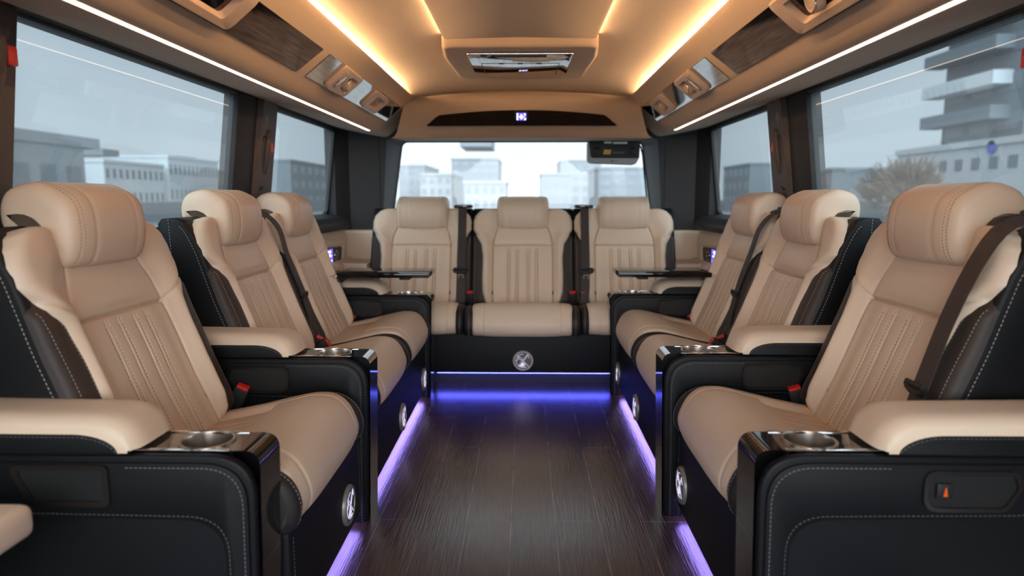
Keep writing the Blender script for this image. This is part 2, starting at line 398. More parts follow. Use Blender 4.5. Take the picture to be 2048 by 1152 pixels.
def make_bolster(sg):
    # brown leather strip between the beige cushion edge and the black shell
    mb=MB(); vs=[];fs=[]; rows=40; prof=10
    for i in range(rows):
        z=0.345+(0.775-0.345)*i/(rows-1)
        hw=interp(HW,z)
        xi=hw-0.020; xo=0.2855
        taper=1-sstep(0.70,0.775,z)
        p,nn=back_pt(hw-0.018,z); y0=p.y+0.010
        for j in range(prof):
            t=j/(prof-1); x=xi+(xo-xi)*t
            y=y0+0.010*t*t-0.006*math.sin(t*PI)*taper+(0.016*(1-taper))
            w=0.0035*math.sin(z*150+t*4)*gau(z-0.735,0.025)   # gathered wrinkles at the top
            if t>0.88: y+=0.010*((t-0.88)/0.12)**2
            vs.append((sg*x,y+w,z))
        vs.append((sg*xo,y0+0.09,z)); vs.append((sg*xi,y0+0.09,z))
    n=prof+2
    for i in range(rows-1):
        for j in range(n): fs.append((i*n+j,i*n+(j+1)%n,(i+1)*n+(j+1)%n,(i+1)*n+j))
    fs.append(tuple(range(n))); fs.append(tuple((rows-1)*n+j for j in range(n)))
    mb.add(vs,fs,'brown')
    for jj in (2,7):
        pts=[Vector(vs[i*n+jj]) for i in range(2,rows-4)]
        mb.dashes(pts,[Vector((sg*0.25,-1,0.25)).normalized()]*len(pts),'wthread',pitch=0.0085,ln=0.005,w=0.0012)
    return mb
def make_shell():
    mb=MB()
    zt=[(0.33,-0.120),(0.42,-0.100),(0.53,-0.062),(0.64,-0.020),(0.74,0.012),(0.80,0.032),(0.855,0.060)]
    front=[(y+0.0,z) for z,y in zt]
    poly=front+[(0.080,0.885),(0.105,0.893),(0.150,0.890),(0.162,0.875),(0.165,0.33)]
    mb.prism([(-0.075,0.33)]+[(y+0.055,z) for y,z in front[1:]]+poly[len(front):],0,-0.24,0.24,'black',bev=0.012,seg=3)
    for a,b in ((-0.286,-0.222),(0.222,0.286)): mb.prism(poly,0,a,b,'black',bev=0.012,seg=3)
    for sg in (-1,1):
        X=sg*0.2868
        a=[(X,y+0.022,z) for y,z in front]+[(X,0.098,0.868)]
        a=[tuple(p) for p in cat_rom(a,60)]
        mb.dashes(a,[(sg,0,0)]*len(a),'wthread',pitch=0.0095,ln=0.0055,w=0.0013)
        b=[(X,0.125,0.885),(X,0.120,0.75),(X,0.105,0.60),(X,0.085,0.45),(X,0.075,0.36)]
        b=[tuple(p) for p in cat_rom(b,40)]
        mb.dashes(b,[(sg,0,0)]*len(b),'wthread',pitch=0.0095,ln=0.0055,w=0.0013)
    return mb
# seat cushion
CUP=cat_rom([(0,0.02,0.352),(0,-0.10,0.362),(0,-0.22,0.384),(0,-0.32,0.408),(0,-0.385,0.420),(0,-0.44,0.413),(0,-0.478,0.385),(0,-0.497,0.340),(0,-0.492,0.300),(0,-0.470,0.276)],140)
CN=[]
for i in range(len(CUP)):
    t=(CUP[min(i+1,len(CUP)-1)]-CUP[max(i-1,0)]).normalized(); CN.append(Vector((0,t.z,-t.y)))
CL=[0]
for i in range(1,len(CUP)): CL.append(CL[-1]+(CUP[i]-CUP[i-1]).length)
S_IN=0.325   # arc length where the pleated insert ends
CW=0.247
def cush_disp(x,s):
    ax=abs(x); d=0.0
    inn=(1-sstep(S_IN-0.035,S_IN+0.004,s)); e=0.165+0.008*sstep(0.1,0.3,s)
    edge=sstep(e-0.005,e+0.035,ax)
    d+=0.014*max(edge*1.0,(1-inn))*(1-sstep(0.44,0.54,s))
    lim=S_IN-0.02*(ax/0.17)**4
    if s<S_IN+0.01: d-=0.006*gau(ax-e,0.005)
    if ax<e+0.004: d-=0.006*gau(s-lim,0.005)
    if ax<e and s<lim:
        for c in (-0.10,-0.06,-0.02,0.02,0.06,0.10): d-=0.0028*gau(x-c,0.003)*(1-sstep(lim-0.05,lim,s))
    # seam from the insert corner to the front roll
    if s>S_IN-0.02:
        xx=e+0.020*sstep(S_IN,0.42,s); d-=0.0035*gau(ax-xx,0.0045)*sstep(S_IN-0.02,S_IN+0.02,s)
    d-=0.010*(ax/CW)**4
    r=0.012
    if CW-ax<r: d-=0.007*(1-math.sqrt(max(0,1-((r-(CW-ax))/r)**2)))
    return d
def cush_pt(x,i):
    p=CUP[i]+CN[i]*cush_disp(x,CL[i]); p.x=x; return p
def make_cushion(parent):
    mb=MB(); xs=samples(CW,[-0.185,-0.165,0.165,0.185,-0.10,-0.06,-0.02,0.02,0.06,0.10],0.008,0.003)
    n=len(xs); R=len(CUP); vs=[];fs=[]
    for i in range(R):
        for x in xs: vs.append(cush_pt(x,i))
    for i in range(R-1):
        for j in range(n-1): fs.append((i*n+j,i*n+j+1,(i+1)*n+j+1,(i+1)*n+j))
    k=len(vs)
    for i in range(R):
        y=max(CUP[i].y,-0.455); vs.append((-CW,y,0.278)); vs.append((CW,y,0.278))
    for i in range(R-1):
        a=k+2*i; fs.append((i*n,a,a+2,(i+1)*n)); fs.append((i*n+n-1,(i+1)*n+n-1,a+3,a+1)); fs.append((a,a+1,a+3,a+2))
    fs.append(tuple(range(n))+(k+1,k)); fs.append(tuple((R-1)*n+j for j in range(n))+(k+2*R-1,k+2*R-2))
    mb.add(vs,fs,'beige')
    for sg in (-1,1):
        pts=[cush_pt(sg*0.180,i) for i in range(R) if CL[i]<S_IN]
        pts=[cush_pt(sg*(CW-0.012),i) for i in range(5,R)]
        mb.dashes(pts,CN[5:],'seam',pitch=0.008,ln=0.0045)
    mb.build('seat_cushion',parent,sharp=60)
def make_side_strip(sg,mt):
    mb=MB(); vs=[];fs=[]; R=len(CUP); cols=10; xo=0.2855
    for i in range(R):
        for j in range(cols):
            t=j/(cols-1); x=CW-0.004+(xo-CW+0.004)*t
            d=-0.004+0.004*math.sin(t*PI)-0.016*max(0,(t-0.62)/0.38)**2.2
            p=CUP[i]+CN[i]*(d-0.002); vs.append((sg*x,p.y,p.z))
    for i in range(R-1):
        for j in range(cols-1): fs.append((i*cols+j,i*cols+j+1,(i+1)*cols+j+1,(i+1)*cols+j))
    k=len(vs)
    for i in range(R):
        y=max(CUP[i].y,-0.455); vs.append((sg*(CW-0.004),y,0.279)); vs.append((sg*xo,y,0.279))
    for i in range(R-1):
        a=k+2*i; fs.append((i*cols,a,a+2,(i+1)*cols)); fs.append((i*cols+cols-1,(i+1)*cols+cols-1,a+3,a+1)); fs.append((a,a+1,a+3,a+2))
    fs.append(tuple(range(cols))+(k+1,k)); fs.append(tuple((R-1)*cols+j for j in range(cols))+(k+2*R-1,k+2*R-2))
    mb.add(vs,fs,mt)
    pts=[Vector(vs[i*cols+4]) for i in range(10,R)]
    mb.dashes(pts,CN[10:],'wthread',pitch=0.009,ln=0.005,w=0.0012)
    return mb
# headrest
HP=cat_rom([(0,0.030,0.799),(0,0.004,0.812),(0,-0.010,0.850),(0,-0.012,0.895),(0,-0.004,0.940),(0,0.020,0.970),(0,0.060,0.984),(0,0.105,0.984),(0,0.145,0.968),(0,0.163,0.935),(0,0.162,0.892),(0,0.145,0.880),(0,0.110,0.882),(0,0.097,0.873),(0,0.084,0.850),(0,0.074,0.822),(0,0.060,0.803)],90,True)
HNR=[]
for i in range(len(HP)):
    t=(HP[(i+1)%len(HP)]-HP[i-1]).normalized(); HNR.append(Vector((0,-t.z,t.y)))
cz=sum((p for p in HP),Vector())/len(HP)
if sum(HNR[i].dot(HP[i]-cz) for i in range(len(HP)))<0: HNR=[-n for n in HNR]
HW2=0.143
def head_pt(x,i):
    ax=abs(x); p=HP[i].copy(); n=HNR[i]; front=sstep(0.045,0.0,p.y) if p.z<0.96 else sstep(0.09,0.02,p.y)
    d=0.0
    d-=0.016*(ax/HW2)**2.4*front                       # face curves away to the sides
    r=0.030
    if HW2-ax<r: d-=0.016*(1-math.sqrt(max(0,1-((r-(HW2-ax))/r)**2)))
    out=sstep(0.07,0.02,p.y) if p.z>0.80 else 1
    if p.y<0.13 and (p.z>0.93 or p.y<0.03):
        d-=0.0022*gau(ax-0.078,0.004)
    d-=0.0015*gau(ax-0.118,0.0035)*(1 if (p.z>0.93 or p.y<0.03) else 0)
    q=p+n*d; q.x=x; return q
def make_headrest(parent):
    mb=MB(); xs=samples(HW2,[-0.118,-0.078,0.078,0.118],0.012,0.004); n=len(HP); vs=[];fs=[]
    for x in xs:
        for i in range(n): vs.append(head_pt(x,i))
    for a in range(len(xs)-1):
        for i in range(n): fs.append((a*n+i,a*n+(i+1)%n,(a+1)*n+(i+1)%n,(a+1)*n+i))
    # domed side panels
    for s,a in ((-1,0),(1,len(xs)-1)):
        ring=[Vector(vs[a*n+i]) for i in range(n)]; base=a*n
        prev=[base+i for i in range(n)]
        # thin inner rings toward the mid line of the J profile
        for stp,dx in ((0.010,0.003),(0.020,0.0045)):
            cur=[]
            for i in range(n):
                q=ring[i]-HNR[i]*stp; cur.append(len(vs)); vs.append(Vector((s*(HW2+dx),q.y,q.z)))
            for i in range(n): fs.append((prev[i],prev[(i+1)%n],cur[(i+1)%n],cur[i]))
            prev=cur
        fs.append(tuple(prev))
    mb.add(vs,fs,'beige')
    idx=[i for i in range(n) if (HP[i].y<0.03 or HP[i].z>0.93)]
    order=sorted(idx,key=lambda i:i)
    for ax in (0.113,0.123):
        for s in (-1,1):
            pts=[head_pt(s*ax,i) for i in order]; ns=[HNR[i] for i in order]
            mb.dashes(pts,ns,'seam',pitch=0.0075,ln=0.0045,w=0.0012)
    return mb.build('headrest',parent,sharp=70)
def make_seat(label,loc,rz,group=None,open_side=None):
    t=thing('passenger_seat',label,'seat',loc,rz,group)
    make_back(t)
    for sg in (-1,1):
        b=make_bolster(sg).build('side_bolster',t,sharp=60); b['label']='brown leather side bolster with light stitching'
    s=make_shell().build('back_shell',t); s['label']='black leather back shell'
    make_cushion(t)
    for sg in (-1,1):
        b=make_side_strip(sg,'brown2').build('cushion_border',t,sharp=60); b['label']='dark leather border of the seat cushion'
    make_headrest(t)
    for sg in (-1,1):
        mb=MB(); p,n=back_pt(sg*0.168,0.432)
        T=Matrix.Translation(p)@Vector((0,-1,0.33)).to_track_quat('Z','Y').to_matrix().to_4x4()
        mb.lathe([(0.0001,-0.01),(0.0115,-0.01),(0.0115,0.004),(0.009,0.006),(0.003,0.006),(0.0001,0.004)],'plastic',20,T)
        mb.build('recline_knob',t)
    return t
ZP=0.0
G_SEATS=None
SXL=-0.945; SXR=0.925; SYR=3.82
seats={}
s0=make_seat('large cream leather seat nearest on the left, behind the front left cup-holder console',(SXL,1.545,0),PI/2)
seats['L1']=s0
def ds(key,x,y,rz,label): seats[key]=dup(s0,(x,y,0),rz,label)
ds('L2',SXL,2.30,PI/2,'cream leather seat in the middle of the left row, black back shell showing')
ds('L3',SXL,2.885,PI/2,'cream leather seat farthest along the left row, beside the left folding table')
ds('R1',SXR,1.625,-PI/2,'large cream leather seat nearest on the right, wide black belt across its backrest')
ds('R2',SXR,2.355,-PI/2,'cream leather seat in the middle of the right row, black back shell showing')
ds('R3',SXR,2.945,-PI/2,'cream leather seat farthest along the right row, thin belt crossing its headrest')
RX=(-0.585,-0.012,0.560)
ds('B1',RX[0],SYR,0,'cream leather seat at the left end of the back bench, under the rear window')
ds('B2',RX[1],SYR,0,'cream leather seat in the centre of the back bench, above the round emblem')
ds('B3',RX[2],SYR,0,'cream leather seat at the right end of the back bench, under the rear window')
for kk,dz,dy in (('B1',-0.024,-0.05),('B2',-0.024,-0.09),('B3',-0.024,-0.05),('L2',-0.006,0),('R2',-0.006,0),('L3',-0.010,0),('R3',-0.010,0)):
    for c in children_of(seats[kk]):
        if c.name.startswith('headrest'): c.location.z=dz
        if c.name.startswith(('seat_cushion','cushion_border')): c.location.y=dy
# ------------------------------------------------------------------ plinths with round emblem speakers
def emblem(parent,kind):
    # disc lies in local XZ facing -Y, centre at origin
    T=Matrix.Rotation(PI/2,4,'X')
    mb=MB(); mb.lathe([(0.0001,0.002),(0.043,0.002),(0.0435,0.006),(0.050,0.006),(0.054,0.001),(0.054,-0.004)],'speaker',56,T)
    mb.lathe([(0.0001,0.0035),(0.0432,0.0035),(0.0432,0.0)],'speaker_in',56,T)
    o=mb.build('speaker',parent); o['label']='round grey speaker cover with a glowing emblem'
    m2=MB(); Y=-0.0052
    def st(pts,r=0.0008): m2.tube([(a,Y,b) for a,b in pts],r,'mark',6)
    r=0.037
    def arc(a0,a1,rr,n=16): return [(rr*math.cos(math.radians(a0+(a1-a0)*i/n)),rr*math.sin(math.radians(a0+(a1-a0)*i/n))) for i in range(n+1)]
    st(arc(155,300,0.0355)); st(arc(85,130,0.0345)); st(arc(228,292,0.031)); 
    st([(-0.023,-0.026),(-0.003,0.001),(0.024,0.035)]); st([(0.004,-0.001),(0.027,0.033)]); st([(-0.018,-0.027),(0.0,-0.004)])
    st([(-0.030,0.030),(-0.018,0.010),(-0.004,0.0)]); st([(-0.024,0.026),(-0.012,0.016),(0.001,0.002)]); st([(0.004,-0.003),(0.018,-0.018),(0.033,-0.033)]); st([(0.001,-0.006),(0.014,-0.020)])
    st([(-0.030,0.022),(-0.022,0.008),(-0.033,0.0)]); st([(0.029,0.027),(0.028,0.018),(0.033,0.014)])
    # small wedge
    m2.add([(-0.016,Y,-0.026),(0.010,Y,-0.022),(-0.001,Y,-0.008),(-0.002,Y,-0.029)],[(0,3,1,2)],'mark',False)
    m2.build('emblem',o)
    return o
def plinth(label,x0,x1,loc,rz,embl,depth=0.62,zb=0.045):
    t=thing('seat_plinth',label,'seat base',loc,rz)
    mb=MB(); mb.box((x0,-0.470,zb),(x1,-0.470+depth,0.277),'black',bev=0.008,seg=3)
    mb.box((x0+0.02,-0.40,0.0),(x1-0.02,-0.47+depth,zb+0.001),'plastic')
    for xx in (x0+0.02,x1-0.02):
        pts=[(xx,-0.4703,0.05+i*0.01) for i in range(22)]; mb.dashes(pts,[(0,-1,0)]*22,'bthread',pitch=0.009,ln=0.005)
    mb.build('base_panel',t)
    for ex,ez in embl:
        o=emblem(t,0); o.location=(ex,-0.4745,ez)
    return t
plinth('black leather base under the nearest left seat, emblem disc on its front',-0.285,0.30,(SXL,1.565,0),PI/2,[(0.145,0.135)])
plinth('black leather base under the middle and far left seats, two emblem discs',-0.285,0.86,(SXL,2.30,0),PI/2,[(0.215,0.112),(0.765,0.112)])
plinth('black leather base under the nearest right seat, emblem disc on its front',-0.31,0.285,(SXR,1.625,0),-PI/2,[(-0.23,0.135)])
plinth('black leather base under the middle and far right seats, two emblem discs',-0.88,0.285,(SXR,2.355,0),-PI/2,[(-0.30,0.112),(-0.84,0.112)])
pr=plinth('long black base under the back bench with one emblem disc in the middle',-0.85,0.83,(0,SYR,0),0,[(-0.008,0.135)],depth=0.60,zb=0.068)
# ------------------------------------------------------------------ arm rest consoles (local: front -Y, width X)
def rounded(poly_pts,rad,n=6):
    out=[]; N=len(poly_pts)
    for i,p in enumerate(poly_pts):
        r=rad[i] if isinstance(rad,(list,tuple)) else rad
        a=Vector(poly_pts[i-1]); b=Vector(p); c=Vector(poly_pts[(i+1)%N])
        if r<=0: out.append(tuple(b)); continue
        u=(a-b).normalized(); w=(c-b).normalized(); ang=u.angle(w); d=r/math.tan(ang/2); d=min(d,(a-b).length*0.49,(c-b).length*0.49)
        p1=b+u*d; p2=b+w*d
        for k in range(n+1):
            t=k/n; out.append(tuple((p1*(1-t)**2+b*2*t*(1-t)+p2*t*t)))
    return out
YB=0.16; YF=-0.488; ZT=0.492
OUT=[(YB,0.0),(YB,ZT)]+rounded([(YB,ZT),(YF+0.0,ZT),(YF+0.012,0.0)],[0,0.085,0],10)[1:-1]+[(YF+0.012,0.0)]
def console(label,loc,rz,near,pocket):
    # near = sign of the local X side that faces the camera
    t=thing('armrest_console',label,'armrest console',loc,rz)
    w=0.066
    body=MB()
    for sg in (-1,1):
        a,b=(w-0.020,w) if sg>0 else (-w,-w+0.020)
        body.prism(OUT,0,a,b,'black',bev=0.006,seg=3)
    body.box((-w+0.02,-0.46,0.0),(w-0.02,YB,0.40),'dark')
    # raised upper panel on the camera side
    sg=near; X=sg*w; e=sg*0.008
    up=[(YB,ZT-0.012)]+rounded([(YB,ZT-0.012),(YF+0.012,ZT-0.012),(YF+0.020,0.0)],[0,0.08,0],10)[1:-1]+[(YF+0.020,0.0),(YF+0.062,0.0)]+rounded([(YF+0.062,0.0),(YF+0.058,0.372),(-0.02,0.378),(0.05,0.40),(YB,0.46)],[0,0.075,0.05,0.03,0],8)[1:]
    lo,hi=sorted((X,X+e)); body.prism(up,0,lo,hi,'black',bev=0.003,seg=2)
    XX=X+e+sg*0.0004
    ln=rounded([(-0.26,ZT-0.020),(YF+0.020,ZT-0.020),(YF+0.028,0.0)],[0,0.075,0],14)
    pts=[(XX,y,z) for y,z in ln]; body.dashes(pts,[(sg,0,0)]*len(pts),'gthread',pitch=0.0085,ln=0.005,w=0.0012)
    ln=rounded([(YF+0.054,0.0),(YF+0.050,0.380),(-0.02,0.386),(0.05,0.408),(YB,0.468)],[0,0.075,0.05,0.03,0],10)
    pts=[(XX,y,z) for y,z in ln]; body.dashes(pts,[(sg,0,0)]*len(pts),'bthread',pitch=0.0085,ln=0.005,w=0.0012)
    # beading along the front edge
    b=body.build('side_panels',t); b['label']='black leather side panels with light stitching'
    # lacquered top and front
    g=MB(); hw=w-0.0165; zt=ZT+0.004; cy=-0.374; cr=0.047; y0=-0.262
    yflat=YF+0.062
    # flat part with a round hole
    n=48; vs=[];fs=[]
    for j in range(n):
        q=2*PI*j/n; c,s=math.cos(q),math.sin(q); vs.append((cr*c,cy+cr*s,zt))
        k=1/max(abs(c)/hw,(s/(y0-cy) if s>0 else -s/(cy-yflat)) if abs(s)>1e-9 else 0); vs.append((c*k,cy+s*k,zt))
    # square corners
    for j in range(n): fs.append((2*j,2*j+1,(2*j+3)%(2*n),(2*j+2)%(2*n)))
    g.add(vs,fs,'gloss',True)
    for cx in (-1,1):
        for cyy in (y0,yflat):
            cand=sorted(range(n),key=lambda j:(vs[2*j+1][0]-cx*hw)**2+(vs[2*j+1][1]-cyy)**2)[:2]
            A,B=vs[2*cand[0]+1],vs[2*cand[1]+1]; g.add([A,B,(cx*hw,cyy,zt)],[(0,1,2)],'gloss',False)
    arc=[(yflat,zt)]+rounded([(yflat,zt),(YF-0.004,zt),(YF+0.007,0.0)],[0,0.068,0],16)[1:-1]+[(YF+0.008,0.0)]
    vs=[];fs=[]
    for y,z in arc: vs+=[(-hw,y,z),(hw,y,z)]
    for i in range(len(arc)-1): fs.append((2*i,2*i+1,2*i+3,2*i+2))
    g.add(vs,fs,'gloss')
    go=g.build('lacquered_cover',t,sharp=50); go['label']='glossy dark lacquered top and front'
    c=MB()
    for sx in (-1,1):
        c.box((sx*(hw-0.003)-0.0035,yflat-0.01,zt-0.002),(sx*(hw-0.003)+0.0035,y0,zt+0.0022),'chrome',bev=0.001,seg=1)
    c.build('chrome_edge',t)
    T=Matrix.Translation((0,cy,zt))
    h=MB(); h.lathe([(cr+0.004,0.0),(cr+0.004,0.0025),(cr+0.001,0.004),(cr-0.002,0.003),(cr-0.003,-0.004),(cr-0.005,-0.066)],'steel',56,T); h.lathe([(cr-0.005,-0.066),(0.0001,-0.066)],'cupbase',56,T)
    h.build('cup_holder',t)
    # padded arm rest
    a=MB(); ww=w+0.006
    low=[(YB,ZT+0.003),(YB,ZT+0.042)]+[(-0.165-0.080*math.sin(q*PI/2/10),ZT+0.004+0.037*math.cos(q*PI/2/10)) for q in range(11)]
    a.prism(low,0,-ww-0.002,ww+0.002,'black',bev=0.003,seg=2)
    for sx_ in (-1,1):
        pts=[(sx_*(ww+0.0024),y,z-0.005) for y,z in cat_rom2([(YB,ZT+0.042)]+low[2:-2])]; a.dashes(pts,[(sx_,0,0)]*len(pts),'bthread',pitch=0.008,ln=0.0045)
    ao=a.build('armrest_side',t); ao['label']='black leather lower band of the armrest'
    p=MB(); R=40; cols=25; vs=[];fs=[]
    yn=-0.282
    for i in range(R):
        u=i/(R-1); y=YB+(yn-YB)*u
        q=max(0,(y-(-0.200))/(yn+0.200)) if y<-0.200 else 0
        top=ZT+0.076-0.006*u-0.058*(1-math.sqrt(max(0,1-q**2.2)))
        for j in range(cols):
            k=-1+2*j/(cols-1)
            z=top-0.020*abs(k)**5*(1-0.5*q); yy_=y+0.020*(abs(k)**4)*q
            vs.append((ww*k,yy_,max(z,ZT+0.010)))
    for i in range(R-1):
        for j in range(cols-1): fs.append((i*cols+j,i*cols+j+1,(i+1)*cols+j+1,(i+1)*cols+j))
    k0=len(vs)
    for i in range(R): vs.append((-ww,vs[i*cols][1],ZT+0.006)); vs.append((ww,vs[i*cols][1],ZT+0.006))
    for i in range(R-1):
        a_=k0+2*i; fs.append((i*cols,a_,a_+2,(i+1)*cols)); fs.append((i*cols+cols-1,(i+1)*cols+cols-1,a_+3,a_+1)); fs.append((a_,a_+1,a_+3,a_+2))
    fs.append(tuple(range(cols))+(k0+1,k0)); fs.append(tuple((R-1)*cols+j for j in range(cols))+(k0+2*R-1,k0+2*R-2))
    p.add(vs,fs,'beige')
    po=p.build('armrest_pad',t,sharp=60); po['label']='cream leather armrest pad'
    # storage pocket
    q=MB()
    if pocket=='tray':
        fr=rounded([(-0.005-0.18,0.478),(0.0,0.478),(0.045,0.478),(-0.02,0.400),(-0.185,0.400)],[0.012,0,0.012,0.012,0.014],5)
        fr=rounded([(-0.228,0.478),(-0.045,0.478),(-0.082,0.400),(-0.228,0.400)],[0.014,0.014,0.014,0.014],5)
        inn=rounded([(-0.218,0.469),(-0.060,0.469),(-0.090,0.410),(-0.218,0.410)],[0.010,0.010,0.010,0.010],5)
    else:
        y1,y2=(-0.20,-0.035) if pocket=='switch' else (-0.262,-0.09)
        fr=rounded([(y1,0.470),(y2,0.470),(y2+0.01,0.440),(y2-0.015,0.394),(y1,0.394)],[0.022,0.02,0.02,0.025,0.03],6)
        inn=rounded([(y1+0.007,0.463),(y2-0.007,0.463),(y2+0.002,0.438),(y2-0.02,0.401),(y1+0.007,0.401)],[0.018,0.016,0.016,0.02,0.026],6)
    # ring frame
    n=len(fr); xo=X+e+sg*0.007; xi=X+e+sg*0.0042; vs=[(xo,y,z) for y,z in fr]+[(xo,y,z) for y,z in inn]+[(X+e+sg*0.0008,y,z) for y,z in inn]+[(X,y,z) for y,z in fr]
    fs=[]
    for i in range(n):
        j=(i+1)%n; fs+=[(i,j,n+j,n+i),(n+i,n+j,2*n+j,2*n+i),(3*n+i,3*n+j,j,i)]
    fs.append(tuple(2*n+i for i in range(n)))
    q.add(vs[:],[f for f in fs[:-1]],'rimplastic'); q.add([vs[2*n+i] for i in range(n)],[tuple(range(n))],'dark',False)  # flat face coloured dark for the shade of a deeper pocket
    qo=q.build('storage_pocket',t)
    if pocket=='switch':
        s=MB(); xs_=sorted((X+e,X+e+sg*0.008)); s.box((xs_[0],-0.178,0.419),(xs_[1],-0.150,0.447),'plastic',bev=0.002)
        xl=X+e+sg*0.0086; s.add([(xl,-0.167,0.424),(xl,-0.159,0.424),(xl,-0.162,0.441),(xl,-0.164,0.441)],[(0,1,2,3)],'orange_led',False)
        s.build('switch',qo)
    return t
# left side faces: rz=+90 maps local +X -> +Y, so the camera side is local -X ; right side rz=-90 -> camera side is +X
console('large black console with chrome cup holder and trapezoid pocket, lower left corner',(-0.972,1.216,0),PI/2,-1,'tray')
console('black cup-holder console between the nearest and middle left seats',(-0.94,1.955,0),PI/2,-1,'round')
console('small cup-holder console under the left folding table',(-0.935,3.225,0),PI/2,-1,'round')
console('large black console with small red-lit switch in its pocket, lower right corner',(0.912,1.238,0),-PI/2,1,'switch')
console('black cup-holder console between the nearest and middle right seats',(0.900,2.015,0),-PI/2,1,'round')
console('small cup-holder console under the right folding table',(0.900,3.285,0),-PI/2,1,'round')
# beige arm pad poking in at the lower left edge
mb=MB(); mb.box((-1.02,0.86,0.405),(-0.795,1.03,0.462),'beige',bev=0.018,seg=4)
mb.box((-1.02,0.87,0.0),(-0.88,1.02,0.41),'black',bev=0.01)
tag(mb.build('armrest'),'cream leather armrest end poking in at the far lower left edge','armrest')
# ------------------------------------------------------------------ folding tables
def table(label,sg,cx,y0,y1,xa,xb,z=0.612):
    t=thing('folding_table',label,'table',(sg*0.97+X0*0,(y0+y1)/2,z-0.1))
    inv=Matrix.Translation(-Vector(t.location))
    mb=MB(); a,b=sorted((xa,xb)); mb.box((a,y0,z-0.022),(b,y1,z),'tablegloss',bev=0.0015); mb.build('table_top',t,T=inv)
    mb=MB(); xs=sorted((xb,xb+sg*0.17)); mb.box((xs[0]-0.0,y0+0.03,z-0.055),(xs[1],y1-0.03,z-0.022),'plastic',bev=0.004)
    mb.box((min(xb+sg*0.05,xb+sg*0.17),y0+0.06,z-0.115),(max(xb+sg*0.05,xb+sg*0.17),y1-0.06,z-0.05),'plastic',bev=0.006)
    mb.box((min(xb-sg*0.02,xb+sg*0.12),y0+0.01,z-0.020),(max(xb-sg*0.02,xb+sg*0.12),y1-0.01,z-0.012),'chrome',bev=0.002)
    mb.build('hinge_bracket',t,T=inv)
    mb=MB(); xc=xa+sg*0.11; mb.box((xc-0.025,y0+0.004,z-0.032),(xc+0.025,y0+0.055,z-0.021),'plastic',bev=0.004); mb.build('latch',t,T=inv)
    return t
table('glossy black folding table at the left, above the far left console',-1,0,3.05,3.29,-0.44,-0.86)
table('glossy black folding table at the right, above the far right console',1,0,3.10,3.34,0.435,0.86)
# ------------------------------------------------------------------ shell of the cabin
def sx(x,sg): return X0+sg*x       # mirrored abscissa
YN=-1.15; YH=3.70; YR=4.06
mb=MB(); mb.box((-1.16,YN,-0.04),(1.12,YR+0.16,0.0),'floor'); fl=struct(mb.build('floor'))
# ceiling: slightly arched, with the raised outer fields
def ceil_z(x): return 1.552-0.10*(abs(x-X0)/0.62)**2*0.45
mb=MB(); vs=[];fs=[]; nx=24; ys=[YN,0.5,1.5,2.5,3.3,YH+0.05,YR+0.2]
for y in ys:
    for i in range(nx+1):
        x=X0-0.70+1.40*i/nx; dz=-0.012*sstep(3.2,3.72,y); vs.append((x,y,ceil_z(x)+dz))
for k in range(len(ys)-1):
    for i in range(nx): a=k*(nx+1)+i; fs.append((a,a+1,a+nx+2,a+nx+1))
top=[(v[0],v[1],v[2]+0.03) for v in vs]; K=len(vs); mb.add(vs+top,fs+[tuple(i+K for i in f)[::-1] for f in fs],'suede'); struct(mb.build('ceiling',recalc=False))
# overhead side cases
def case(sg):
    prof=[(0.575,1.520),(0.573,1.506),(0.578,1.498),(0.590,1.490),(0.635,1.4365),(0.732,1.3625),(0.745,1.352),(0.760,1.336),(0.782,1.316),(0.800,1.307),(0.815,1.3055),(0.86,1.311),(0.95,1.328),(1.075,1.352),(1.12,1.36),(1.12,1.60),(0.575,1.60)]
    prof2=[(sx(x,sg),z) for x,z in prof]
    mb=MB(); mb.prism(prof2,1,YN,YR-0.001,'suede'); return struct(mb.build('trim_1' if sg<0 else 'trim_2',sharp=50))
# the lip of the case stands a little below the ceiling so the light slot stays open
def case2(sg):
    prof=[(0.640,1.493),(0.600,1.493),(0.588,1.496),(0.580,1.492),(0.583,1.484),(0.595,1.474),(0.635,1.4365),(0.732,1.3625),(0.745,1.352),(0.760,1.336),(0.782,1.318),(0.800,1.311),(0.815,1.3105),(0.86,1.316),(0.95,1.332),(1.075,1.357),(1.12,1.365),(1.12,1.62),(0.640,1.62)]
    mb=MB(); mb.prism([(sx(x,sg),z) for x,z in prof],1,YN,YR-0.001,'suede'); return struct(mb.build('trim_1' if sg<0 else 'trim_2',sharp=50))
CASES={-1:case2(-1),1:case2(1)}
def led(name,label,lo,hi,m,group=None):
    mb=MB(); mb.box(lo,hi,m); return tag(mb.build(name),label,'led strip',group)
def mbox(sg,x0,x1): a,b=sorted((sx(x0,sg),sx(x1,sg))); return a,b
for sg,nm in ((-1,'left'),(1,'right')):
    a,b=mbox(sg,0.612,0.618); led('ceiling_led_strip','warm glowing light slot along the outer %s edge of the ceiling'%nm,(a,YN+0.05,1.4935),(b,YH-0.02,1.503),'cove')
    a,b=mbox(sg,0.808,0.822); led('ceiling_led_strip','thin straight white light line above the %s side windows'%nm,(a,YN+0.05,1.3085),(b,YH-0.03,1.3125),'line')
# centre panel with its light slots
cpz=1.527
mb=MB(); poly=[(X0-0.272,cpz+0.010),(X0-0.278,cpz),(X0-0.265,cpz-0.006),(X0,cpz-0.001),(X0+0.265,cpz-0.006),(X0+0.278,cpz),(X0+0.272,cpz+0.010)]
mb.prism(poly,1,YN,2.62,'suede'); struct(mb.build('trim_3',sharp=50))
for sg,nm in ((-1,'left'),(1,'right')):
    a,b=mbox(sg,0.262,0.267); led('ceiling_led_strip','thin warm light slot along the %s edge of the centre ceiling panel'%nm,(a,YN+0.05,1.5385),(b,3.15,1.5425),'cove2')
